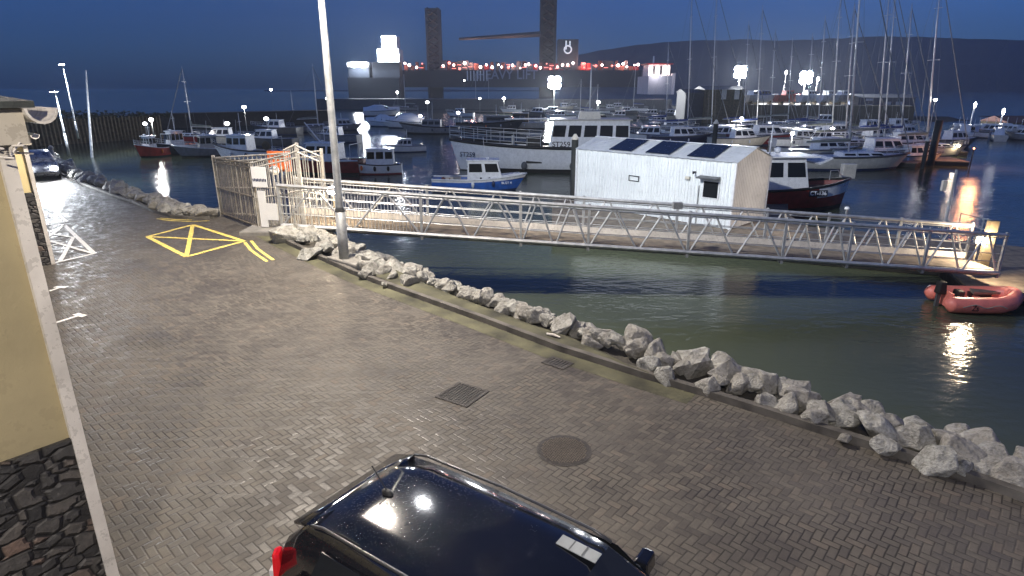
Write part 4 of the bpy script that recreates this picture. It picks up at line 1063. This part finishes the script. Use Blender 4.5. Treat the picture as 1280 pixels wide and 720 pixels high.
dock_lamp(1052, 262, 300, 'pale service lamp standing on the pontoon right of the hut', M['whitesign'], .12, zb=DZ)
q_ = G(1052, 300, DZ) + Vector((0, 0, 1.9)); spot('service_light', q_, hb[0] + hd_ + Vector((.5, .5, 2.0)), 480, (1, .90, .80), 110, .7, .1)
for px, py, pb, lab, le, r in dl: dock_lamp(px, py, pb, lab, le, r * .85, 700 if px in (195, 310, 498, 630, 747, 988, 1038, 925) else 0)
p = G(1194, 196, -2.1); point('orange_light', p + Vector((-1.5, -5.2, 3.0)), 650, (1, .42, .18), .6)
o = thing('dock_lamp', 'orange lamp on a short post lighting the dock end', 'lamp', (p.x - 1.5, p.y - 4.5, -2.1), 0, 'dock lamps')
MB().tube([(0, 0, -.5), (0, 0, 1.2)], .06, 6).build('post', M['black'], o); MB().sphere((0, 0, 1.3), .08, 8, 6).build('lens', ORANGE_L, o, True)
# floodlight masts
def flood(px, py, t, label, size, pw, zb=1.2, heads=4, target=(0, -1, -.35)):
    p = T(px, py, t); o = thing('floodlight_mast', label, 'floodlight', (p.x, p.y, zb), 0, 'floodlight masts'); h = p.z - zb
    MB().tube([(0, 0, -4), (0, 0, h)], .16, 8).build('pole', M['galv'], o, True)
    for k in range(heads):
        x = (k % 2 - .5) * size * .62; z = (k // 2 - .5) * size * .55
        hd = MB().box((x, -.1, h + z), (size * .52, .4, size * .46)).build('lamp_head', M['dgrey'], o); MB().sphere((x, -.35, h + z), size * .34, 12, 8, (1, .35, 1)).build('lens', FLOOD, hd, True)
    spot('flood_light', p + Vector((0, -1.2, 0)), p + Vector((0, -1.2, 0)) + Vector(target) * 10, pw, (.93, .96, 1), 150, .5, .8)
flood(693, 103, 190, 'large floodlight left of centre below the barge crane leg', 3.0, 45000)
flood(925, 90, 165, 'large floodlight above the dark quay shed', 2.6, 60000)
flood(1007, 97, 160, 'large floodlight furthest right over the boat yard', 2.6, 60000)
def tall_lamp(px, py, pb, t, label, group='pale lamp columns'):
    p = T(px, py, t); b = T(px, pb, t); o = thing('lamp_column', label, 'lamp column', b, 0, group); h = p.z - b.z
    MB().tube([(0, 0, -.5), (0, 0, h)], .13, 8).build('column', M['white'], o, True); MB().sphere((0, -.1, h), .34, 8, 6, (.8, .6, 1.6)).build('lens', DOT, o, True)
tall_lamp(979, 91, 118, 165, 'white lamp column between the two right floodlights'); tall_lamp(1019, 99, 122, 158, 'white lamp column right of the right hand floodlight')
tall_lamp(1212, 131, 160, 130, 'thin lamp column on the far shore, left of two'); tall_lamp(1248, 139, 165, 120, 'thin lamp column on the far shore, right of two')
p = T(114, 199, 70); q = T(107, 88, 70); tag(MB().tube([(p.x, p.y, WZ - 1), (q.x, q.y, q.z)], [.16, .09], 8).build('signal_pole', M['galv']), 'tall bare pale pole standing in the water at far left', 'pole')

# ------------------------------------------------------------------ quay, sheds and yard at the back
q0, q1 = T(400, 128, 230), T(1130, 132, 200)
def wallthing(a, b, zt, th, name, label, cat, m):
    d = (b - a); d.z = 0; d.normalize(); nn = Vector((-d.y, d.x, 0)) * th
    a = Vector((a.x, a.y, WZ - 1)); b = Vector((b.x, b.y, WZ - 1))
    mb = MB(); mb.prism([a, b, b + nn, a + nn], (0, 0, zt - WZ + 1)); return tag(mb.build(name, m), label, cat)
wallthing(T(395, 130, 235), T(840, 128, 225), 1.0, 14, 'quay_wall', 'long dark quay wall behind the far boats', 'quay wall', M['dgrey'])
wallthing(T(845, 150, 152), T(1140, 155, 140), 1.1, 40, 'quay_wall', 'dark quay wall under the boat yard on the right', 'quay wall', M['rubble'])
def shed(px0, px1, pt, pb, t, dep, name, label, m, roofm='dgrey', pitch=.8):
    a, b = T(px0, pb, t), T(px1, pb, t); h = T(px0, pt, t).z - a.z; w = b.x - a.x
    o = thing(name, label, 'shed', a); MB().box((w / 2, dep / 2, h / 2 - 1.5), (w, dep, h + 3)).build('wall', M[m], o)
    MB().loft([[(-.3, -.3, h), (w + .3, -.3, h), (w + .3, dep / 2, h + pitch), (-.3, dep / 2, h + pitch)], [(-.3, dep + .3, h + .02), (w + .3, dep + .3, h + .02), (w + .3, dep / 2, h + pitch + .02), (-.3, dep / 2, h + pitch + .02)]]).build('roof', M[roofm], o)
    return o, w, h
o, w, h = shed(879, 928, 112, 152, 140, 9, 'quay_shed', 'dark brown timber shed on the quay with two pale notices', 'brown')
for x in (902, 918): q = T(x, 118, 139.7) - T(879, 152, 140); MB().box((q.x, -.06, q.z), (1.1, .06, 2.1)).build('notice', M['cream'], o)
o, w, h = shed(855, 878, 116, 150, 141, 8, 'quay_shed', 'black shed left of the brown timber shed', 'hull_dark', 'hull_dark')
o, w, h = shed(1070, 1140, 122, 146, 150, 8, 'boat_store', 'dark blue boat store with pale name boards behind the paired masts', 'darkblue')
for x0, x1, y0, y1 in ((1079, 1088, 123, 126), (1080, 1088, 130, 134), (1104, 1111, 127, 131), (1117, 1125, 127, 133), (1103, 1109, 135, 139), (1123, 1135, 138, 142)):
    a, b = T(x0, y0, 149.8) - T(1070, 146, 150), T(x1, y1, 149.8) - T(1070, 146, 150)
    MB().box(((a.x + b.x) / 2, -.1, (a.z + b.z) / 2), (b.x - a.x, .06, a.z - b.z)).build('name_board', M['shipw'], o)
# boats laid up on the quay
for i, (x, y, hm, hs_, lab) in enumerate(((955, 127, 'white', 'bluecover', 'laid up boat under a blue tarpaulin on the quay'), (985, 124, 'red', 'red', 'red laid up boat on the quay below a lamp column'), (1012, 126, 'white', 'white', 'white laid up boat below the right floodlight'), (1035, 127, 'white', 'white', 'white laid up cruiser right of the right floodlight'), (1052, 128, 'grey', 'white', 'grey laid up boat at the right end of the yard'), (940, 128, 'cream', 'white', 'cream laid up boat left of the blue tarpaulin'))):
    p = T(x, y, 152); o = thing('motor_boat', lab, 'motor boat', (p.x, p.y, 2.2), R(10 + i * 7), 'boats laid up on the quay')
    hull, rg = make_hull(o, 7.5, 2.6, 1.1, M[hm], M['white'], .6, .06, None, None, rise=.35, rake=.16, tr=.85)
    deckhouse(o, -1.5, 1.6, 1.8, 1.05, 1.1, M[hs_], .8, .1, .82, 3, (.35, .85), M[hs_], front=2, name='cabin')
    [MB().box((x_, 0, -.8), (.3, 1.6, 1.1)).build('cradle', M['brown'], o) for x_ in (-2, 1.5)]
# left breakwater with scrub and piles
wallthing(T(20, 190, 82), T(205, 180, 98), .6, 5, 'breakwater', 'low dark breakwater with timber piles at far left', 'breakwater', M['rubble'])
r3 = random.Random(11)
mb = MB()
for k in range(420):
    f = r3.random(); a = T(20, 190, 82).lerp(T(205, 180, 98), f); h = (1.9 - 1.3 * f) * r3.uniform(.4, 1.1); c = Vector((a.x + r3.uniform(-.5, .5), a.y + r3.uniform(.2, 4.5), .55 + h * r3.uniform(0, 1)))
    for j in range(5):
        v = [Vector((r3.uniform(-.3, .3), r3.uniform(-.3, .3), r3.uniform(-.25, .25))) for _ in range(3)]; mb.face([c + x for x in v])
tag(mb.build('scrub', M['bush']), kind='stuff', label='scrubby dark growth along the breakwater top')
wp = thing('pile_fence', 'row of upright timber fender piles against the breakwater', 'pile fence', (0, 0, 0))
mb = MB()
for k in range(40):
    a = T(20, 190, 82).lerp(T(205, 180, 98), k / 39); mb.box((a.x, a.y - .25, -1.4 + .5), (.34, .3, 3.4 + r3.uniform(-.3, .5)))
mb.build('piles', M['brown'], wp)
wallthing(T(200, 172, 120), T(420, 160, 140), .2, 5, 'quay_wall', 'dim low quay wall behind the left fishing boats', 'quay wall', M['rubble'])
p = G(69, 209); o = thing('bollard_post', 'short pale post beside the far end of the road', 'post', p); MB().tube([(0, 0, -.1), (0, 0, 1.2)], .12, 8).build('shaft', M['trimb'], o, True); MB().sphere((0, 0, 1.25), .16).build('cap', M['trimb'], o, True)
# far shore right
hp = [(1150 + 12 * k, 150 - 4 * math.sin(k * .6) + r3.uniform(-1.5, 1.5)) for k in range(30)]
fr = [T(x, 168, 138) for x, y in hp]; tp = [T(x, y, 150) for x, y in hp]
mb = MB(); mb.loft([list(z) for z in zip([Vector((p.x, p.y, WZ - 1)) for p in fr], tp, [p + Vector((0, 25, -1)) for p in tp])], closed=False); struct(mb.build('far_shore', M['hill']))
shed(1258, 1300, 153, 166, 128, 8, 'boat_shed', 'low rust roofed boat shed on the far shore at right', 'brown', 'rdeck', 1.2)

# ------------------------------------------------------------------ jack-up barge and ferry
TB = 450.0
def bx(px, py, t=TB): return T(px, py, t)
p = bx(620, 124); barge = thing('jack_up_barge', 'huge dark jack-up barge with two tall legs and red deck lights', 'barge', (p.x, p.y, WZ))
lb = lambda px, py, dy=0: bx(px, py) + Vector((0, dy, 0)) - Vector((p.x, p.y, WZ))
def bbox(x0, x1, y0, y1, d, m, name, parent=None, dy=0, t=TB):
    a, b = T(x0, y0, t) - Vector((p.x, p.y, WZ)), T(x1, y1, t) - Vector((p.x, p.y, WZ))
    return MB().box(((a.x + b.x) / 2, a.y * 0 + dy + d / 2, (a.z + b.z) / 2), (b.x - a.x, d, a.z - b.z)).build(name, m, parent or barge)
hullb = bbox(505, 800, 88, 109, 40, M['hull_dark'], 'hull')
text('HEAVY LIFT', 9.0, lb(634, 94, 0) * 1 + Vector((0, -.6 - lb(634, 94).y, 0)), (R(90), 0, 0), mat('pale blue faded lettering', (.30, .35, .45), .6), hullb, wide=.95)
mb = MB()
for k in range(7):
    a = lb(585 + k * 4, 95); mb.box((a.x, -.4, a.z), (.9, .5, 7))
mb.build('marking_bars', M['letterw'], hullb)
for x0, x1, yt, m in ((533, 551, 12, 'grey'), (675, 695, 0, 'brown')):
    a, b = lb(x0, yt), lb(x1, 126); w = b.x - a.x; cx = (a.x + b.x) / 2; lg = MB()
    for sx in (-1, 1):
        for sy in (0, 1): lg.box((cx + sx * w * .42, 12 + sy * w * .84, (a.z) / 2), (w * .16, w * .16, a.z))
    n = 9
    for k in range(n):
        z0, z1 = a.z * (.2 + .8 * k / n), a.z * (.2 + .8 * (k + 1) / n)
        lg.box((cx, 12, z1 - .6), (w * .7, 1, 1.2)); lg.tube([(cx - w * .4, 12, z0), (cx + w * .4, 12, z1)], 1.0, 4); lg.tube([(cx + w * .4, 12, z0), (cx - w * .4, 12, z1)], 1.0, 4)
    lg.box((cx, 12 + w * .84, a.z / 2), (w * .8, .6, a.z))
    lg.build('leg', M['dgrey'] if m == 'grey' else M['iron'], barge)
a, b = lb(574, 49), lb(676, 43); mb = MB(); mb.tube([(a.x, 12, a.z), (b.x, 12, b.z)], [1.0, 2.2], 6); mb.build('crane_jib', M['dgrey'], barge)
pb_ = bbox(697, 722, 50, 86, 14, M['dgrey'], 'funnel_block', dy=6)
a = lb(709, 61); mb = MB(); mb.tube([(a.x + 2.6 * math.cos(k * .5236), 5.7, a.z - .8 + 2.6 * math.sin(k * .5236)) for k in range(13)], .55, 6); mb.box((a.x - 1.4, 5.7, a.z + 2.2), (1., .5, 6)); mb.box((a.x + 1.4, 5.7, a.z + 3), (1., .5, 4)); mb.build('emblem', emis('lit emblem', (.8, .88, 1), .5), pb_)
# deck structures and their lights
r4 = random.Random(3)
for k in range(44):
    x = 508 + k * 6.7
    if 532 < x < 552: continue
    a = lb(x, 88); hh = r4.uniform(2.5, 7); MB().box((a.x, 3 + r4.uniform(0, 8), a.z + hh / 2), (r4.uniform(2, 4.5), 2, hh)).build('deck_housing', r4.choice((M['red'], M['dgrey'], M['rdeck'])), barge)
    pk = r4.random() < .6
    if r4.random() < .85: MB().sphere((a.x + r4.uniform(-1, 1), .6, a.z + r4.uniform(.8, 5)), r4.uniform(.5, 1.15), 8, 6).build('deck_light', PINK_L if pk else REDL, barge)
    if r4.random() < .5: MB().box((a.x, .8, a.z + r4.uniform(1, 4)), (3, .4, .35)).build('deck_light', REDL, barge)
for x in (500, 590, 640, 730, 780): a = bx(x, 82); point('barge_light', a + Vector((0, -4, 2)), 5000, (1, .5, .42), 1)
# ferry bridge on the right of the barge
fv = thing('ferry', 'small white ferry with brightly lit cabin windows right of the barge', 'ferry', T(824, 124, 330)); f0 = T(824, 124, 330)
def fb(x0, x1, y0, y1, d, m, name, par, dy=0):
    a, b = T(x0, y0, 330) - f0, T(x1, y1, 330) - f0; return MB().box(((a.x + b.x) / 2, dy + d / 2, (a.z + b.z) / 2), (b.x - a.x, d, a.z - b.z)).build(name, m, par)
fb(809, 838, 95, 118, 30, M['shipw'], 'hull', fv); cb = fb(809, 836, 81, 95, 14, M['white'], 'cabin', fv, 2)
for k in range(6): fb(810.3 + k * 4.3, 813.2 + k * 4.3, 83, 93, .3, M['dgrey'] if k in (1, 3) else PINK_L, 'window', cb, 1.6)
fb(806, 839, 79.5, 81, 16, M['red'], 'roof', fv, 1); a = T(817, 80, 330) - f0; MB().tube([(a.x, 6, a.z), (a.x, 6, a.z + 4)], .5, 6).build('mast', M['white'], fv)
fb(838, 842, 92, 118, 18, M['white'], 'stern_ramp', fv)
point('ferry_light', T(822, 92, 322), 2600, (1, .85, .85), 1.)
# flood-lit white ship behind the date corner
sp_ = thing('white_ship', 'floodlit white ship superstructure left of the barge', 'ship', T(470, 120, 420)); f0s = T(470, 120, 420)
def sb(x0, x1, y0, y1, d, m, name, par, dy=0):
    a, b = T(x0, y0, 420) - f0s, T(x1, y1, 420) - f0s; return MB().box(((a.x + b.x) / 2, dy + d / 2, (a.z + b.z) / 2), (b.x - a.x, d, a.z - b.z)).build(name, m, par)
sb(436, 500, 97, 126, 20, M['hull_dark'], 'hull', sp_)
ss = sb(474, 501, 62, 78, 16, M['white'], 'superstructure', sp_, 2); sb(480, 498, 46, 62, 14, M['white'], 'bridge', sp_, 3); sb(436, 462, 84, 97, 12, M['hull_dark'], 'lower_house', sp_, 4); sb(436, 462, 78, 84, 16, M['white'], 'deck_house', sp_, 2)
sb(466, 500, 78, 97, 12, M['hull_dark'], 'lower_house', sp_, 4)
mb = MB()
mb.bm.free()
for x, y in ((478, 70), (486, 71), (495, 69), (483, 53), (493, 55), (445, 82), (455, 82)): a = T(x, y, 420) - f0s; MB().sphere((a.x, 1.2, a.z), 1.2, 8, 6).build('deck_light', SHIPL, sp_)
point('ship_light', T(486, 60, 405), 9000, (.95, .97, 1), 2.); point('ship_light', T(448, 80, 408), 8000, (.95, .97, 1), 2.)

# ------------------------------------------------------------------ far car with lit headlights
def wheel(root, x, y, r=.31, w=.2):
    o = bpy.data.objects.new('wheel', None); COL.objects.link(o); o.parent = root; o.location = (x, y, r)
    N = 20; mb = MB()
    mb.loft([[(rr * math.cos(6.2832 * k / N), yy, rr * math.sin(6.2832 * k / N)) for k in range(N)] for rr, yy in ((r * .7, -w / 2), (r * .96, -w / 2), (r, -w / 3), (r, w / 3), (r * .96, w / 2), (r * .7, w / 2))]); mb.build('tyre', M['tyre'], o, True)
    mb = MB(); mb.loft([[(rr * math.cos(6.2832 * k / N), yy, rr * math.sin(6.2832 * k / N)) for k in range(N)] for rr, yy in ((r * .68, -w * .52), (r * .15, -w * .6), (r * .15, w * .6), (r * .68, w * .52))]); mb.build('rim', M['galvd'], o)
def car(name, label, loc, rz, L, Wd, Hh, belt, rear, rf0, rf1, hood, paint, detail=True):
    o = thing(name, label, 'car', loc, rz)
    h2 = Wd / 2
    # lower body: x from 0 (rear) to L
    st = [(0.0, .80, .45, belt - .25), (.06, .93, .30, belt - .08), (.30, .985, .22, belt), (.9, 1., .2, belt), (L * .5, 1., .2, belt), (L - 1.25, .99, .2, belt - .02), (L - .85, .98, .2, hood + .02), (L - .35, .93, .22, hood - .10), (L - .08, .82, .3, hood - .26), (L, .70, .38, hood - .42)]
    rings = []
    for x, k, zb, zt in st:
        y = h2 * k
        rings.append([(x, -y * .9, zb), (x, -y * .99, zb + .12), (x, -y, (zb + zt) / 2 + .05), (x, -y * .965, zt - .06), (x, -y * .90, zt), (x, 0, zt + .02), (x, y * .90, zt), (x, y * .965, zt - .06), (x, y, (zb + zt) / 2 + .05), (x, y * .99, zb + .12), (x, y * .9, zb), (x, 0, zb)])
    mb = MB(); mb.loft(rings); bd = mb.build('body', paint, o, True)
    # greenhouse
    gh = [(rear, .80, belt - .02, belt + .02), (rear + .10, .84, belt - .02, Hh - .22), (rf0, .84, belt - .02, Hh - .035), (rf0 + .35, .85, belt - .02, Hh - .005), ((rf0 + rf1) / 2, .85, belt - .02, Hh), (rf1 - .3, .84, belt - .02, Hh - .02), (rf1, .83, belt - .02, Hh - .06), (rf1 + .45, .82, belt - .02, Hh - .30), (L - .98, .80, belt - .03, belt + .0)]
    rings = []
    for x, k, zb, zt in gh:
        y = h2 * k; f = (zt - zb) / (Hh - belt); yt = y * (1.08 - .26 * max(0, min(1, f)))
        rings.append([(x, -y * 1.08, zb), (x, -yt, max(zb + .01, zt - .06)), (x, -yt * .93, zt - .012), (x, -yt * .5, zt + .012), (x, yt * .5, zt + .012), (x, yt * .93, zt - .012), (x, yt, max(zb + .01, zt - .06)), (x, y * 1.08, zb)])
    mb = MB(); mb.loft(rings); rf = mb.build('cabin_shell', paint, o, True)
    return o, bd, rf, gh
cr0, cr1 = Vector((-1.0, 5.13, 0)), Vector((.974, 3.79, 0))
hdv = (cr1 - cr0).normalized(); lat = Vector((hdv.y, -hdv.x, 0)); ca = math.atan2(hdv.y, hdv.x)
RF0 = .52
org = cr0 + lat * .585 - hdv * RF0
BELT, HT = 1.02, 1.65
car0, bd, rf, gh = car('parked_car', 'black estate car parked in front of the camera, wet with droplets', (org.x, org.y, 0), ca, 4.5, 1.84, HT, BELT, .20, RF0, 2.62, .95, M['carpaint'])
for x in (.85, 3.55):
    for y in (-.8, .8): wheel(car0, x, y)
hw2 = .92
def sidey(x, z, k=.85):
    f = (z - BELT) / (HT - BELT); return hw2 * k * (1.08 - .26 * f) + .004
for s in (-1, 1):
    for x0, x1, t0, t1 in ((.62, 1.30, .78, 1.30), (1.36, 2.16, 1.36, 2.16), (2.22, 3.15, 2.22, 2.68)):
        zb, zt = BELT + .05, HT - .13
        mb = MB(); mb.prism([(x0, s * sidey(x0, zb), zb), (x1, s * sidey(x1, zb), zb), (t1, s * sidey(t1, zt), zt), (t0, s * sidey(t0, zt), zt)], (0, s * .006, 0)); mb.build('window', M['glass'], rf)
    mb = MB(); y = s * hw2 * .665
    mb.tube([(RF0 + .05, y, HT - .03), (RF0 + .2, y, HT + .012), (1.6, y * 1.01, HT + .022), (2.5, y, HT - .012), (2.66, y, HT - .055)], .013, 8); mb.build('roof_rail', mat('satin black trim', (.07, .072, .075), .35, .5, var=.05), car0, True)
    to = MB().box((.235, s * .735, 1.14), (.18, .10, .34), Matrix.Rotation(s * R(52), 3, 'Z'), (.7, .8)).build('tail_light', M['tail'], car0, bev=.04)
    MB().box((.205, s * .765, 1.09), (.10, .05, .10), Matrix.Rotation(s * R(58), 3, 'Z')).build('reverse_lamp', M['clear'], to)
    mi = MB(); mi.box((2.78, s * 1.06, 1.12), (.14, .24, .17), None, (.85, .85)); mo_ = mi.build('door_mirror', M['carpaint'], car0, bev=.03); MB().box((2.82, s * .93, 1.06), (.08, .12, .06)).build('bracket', M['black'], mo_)
    MB().box((L_hd := 4.28, s * .68, .70), (.2, .3, .14), None, (.7, .9)).build('headlight', M['clear'], car0)
    MB().box((1.95, s * .945, .88), (.2, .03, .04)).build('door_handle', M['carpaint'], car0)
ws = MB(); P = [(2.66, -.60, HT - .085), (2.66, .60, HT - .085), (3.42, .74, BELT + .06), (3.42, -.74, BELT + .06)]
mb = MB(); mb.prism([(2.66, -.55, HT - .062), (2.66, .55, HT - .062), (3.10, .58, HT - .285), (3.10, -.58, HT - .285)], (.004, 0, .012)); mb.build('windscreen', M['glass'], rf); ws.bm.free()
sp = MB(); sp.loft([[(RF0 - .20, y, HT - .13), (RF0 - .20, y, HT - .105), (RF0 + .06, y, HT - .022), (RF0 + .06, y, HT - .06)] for y in (-.60, -.3, 0, .3, .60)]); sp.build('spoiler', M['carpaint'], rf, True)
mb = MB(); mb.prism([(.225, -.55, BELT + .12), (.225, .55, BELT + .12), (.30, .5, HT - .24), (.30, -.5, HT - .24)], (-.01, 0, 0)); mb.build('rear_window', M['glass'], rf)
ae = MB(); ae.sphere((RF0 + .30, 0, HT + .015), .05, 10, 6, (1.3, .7, .6)); ae.tube([(RF0 + .30, 0, HT + .03), (RF0 + .13, 0, HT + .22)], .007, 6); ae.build('aerial', M['black'], rf)
MB().box((.02, 0, .9), (.04, .52, .11)).build('number_plate', M['cream'], car0)
stk = MB(); stk.box((2.50, .36, HT - .012), (.34, .115, .006), Matrix.Rotation(R(3), 3, 'Y')); sk = stk.build('permit_sticker', mat('grey white sticker', (.26, .28, .285), .5), rf)
mb = MB(); [mb.box((2.50 + d, .36, HT - .0075), (.012, .11, .004), Matrix.Rotation(R(3), 3, 'Y')) for d in (-.055, .055)]; mb.build('sticker_division', M['dgrey'], sk)
# distant car
p = G(57, 226); fc, b2, r2, _ = car('distant_car', 'far car with dazzling headlights at the end of the road', (p.x - 2.6, p.y + 3.2, 0), R(-52), 4.2, 1.75, 1.5, .95, .2, .6, 2.3, .9, mat('silver car paint', (.35, .36, .38), .3, .6))
for x in (.8, 3.35):
    for y in (-.76, .76): wheel(fc, x, y)
for s in (-1, 1): MB().sphere((4.1, s * .6, .66), .14, 10, 7, (.5, 1.2, .8)).build('headlight', FLOOD, fc, True)
hl = Matrix.Rotation(R(-52), 3, 'Z') @ Vector((4.5, 0, .7)) + Vector((p.x - 2.6, p.y + 3.2, 0))
spot('headlight_beam', hl, hl + Matrix.Rotation(R(-52), 3, 'Z') @ Vector((10, 0, -.6)), 2500, (.93, .97, 1), 70, .8, .1)

# ------------------------------------------------------------------ sky and render
w = bpy.data.worlds.new('World'); S.world = w; w.use_nodes = True
n = w.node_tree; bg = n.nodes['Background']
sky = n.nodes.new('ShaderNodeTexSky'); sky.sky_type = 'NISHITA'; sky.sun_disc = False
sky.sun_elevation = R(14); sky.sun_rotation = R(-115); sky.dust_density = 1.6; sky.ozone_density = 4; sky.altitude = 10
tn = n.nodes.new('ShaderNodeMix'); tn.data_type = 'RGBA'; tn.blend_type = 'MULTIPLY'; tn.inputs[0].default_value = 1; tn.inputs[7].default_value = (.31, .63, 1.5, 1)
n.links.new(sky.outputs[0], tn.inputs[6]); n.links.new(tn.outputs[2], bg.inputs[0]); bg.inputs[1].default_value = .046
hz = MB(); hz.box((0, 1200, 140), (6000, 3400, 290)); hzo = hz.build('haze', bpy.data.materials.new('haze air')); tag(hzo, kind='stuff')
hm_ = hzo.data.materials[0]; hm_.use_nodes = True; hn = hm_.node_tree; hn.nodes.clear(); ho = hn.nodes.new('ShaderNodeOutputMaterial'); hv = hn.nodes.new('ShaderNodeVolumePrincipled')
hv.inputs['Color'].default_value = (.85, .9, 1, 1); hv.inputs['Density'].default_value = .00024; hv.inputs['Anisotropy'].default_value = .3; hn.links.new(hv.outputs[0], ho.inputs['Volume'])
S.view_settings.view_transform = 'Standard'; S.view_settings.look = 'None'; S.view_settings.exposure = .35; S.view_settings.gamma = 1
S.render.engine = 'CYCLES'
cy = S.cycles; cy.use_denoising = True; cy.max_bounces = 6; cy.diffuse_bounces = 2; cy.glossy_bounces = 3; cy.transmission_bounces = 2
cy.sample_clamp_indirect = 4; cy.use_light_tree = True; cy.caustics_reflective = False; cy.caustics_refractive = False
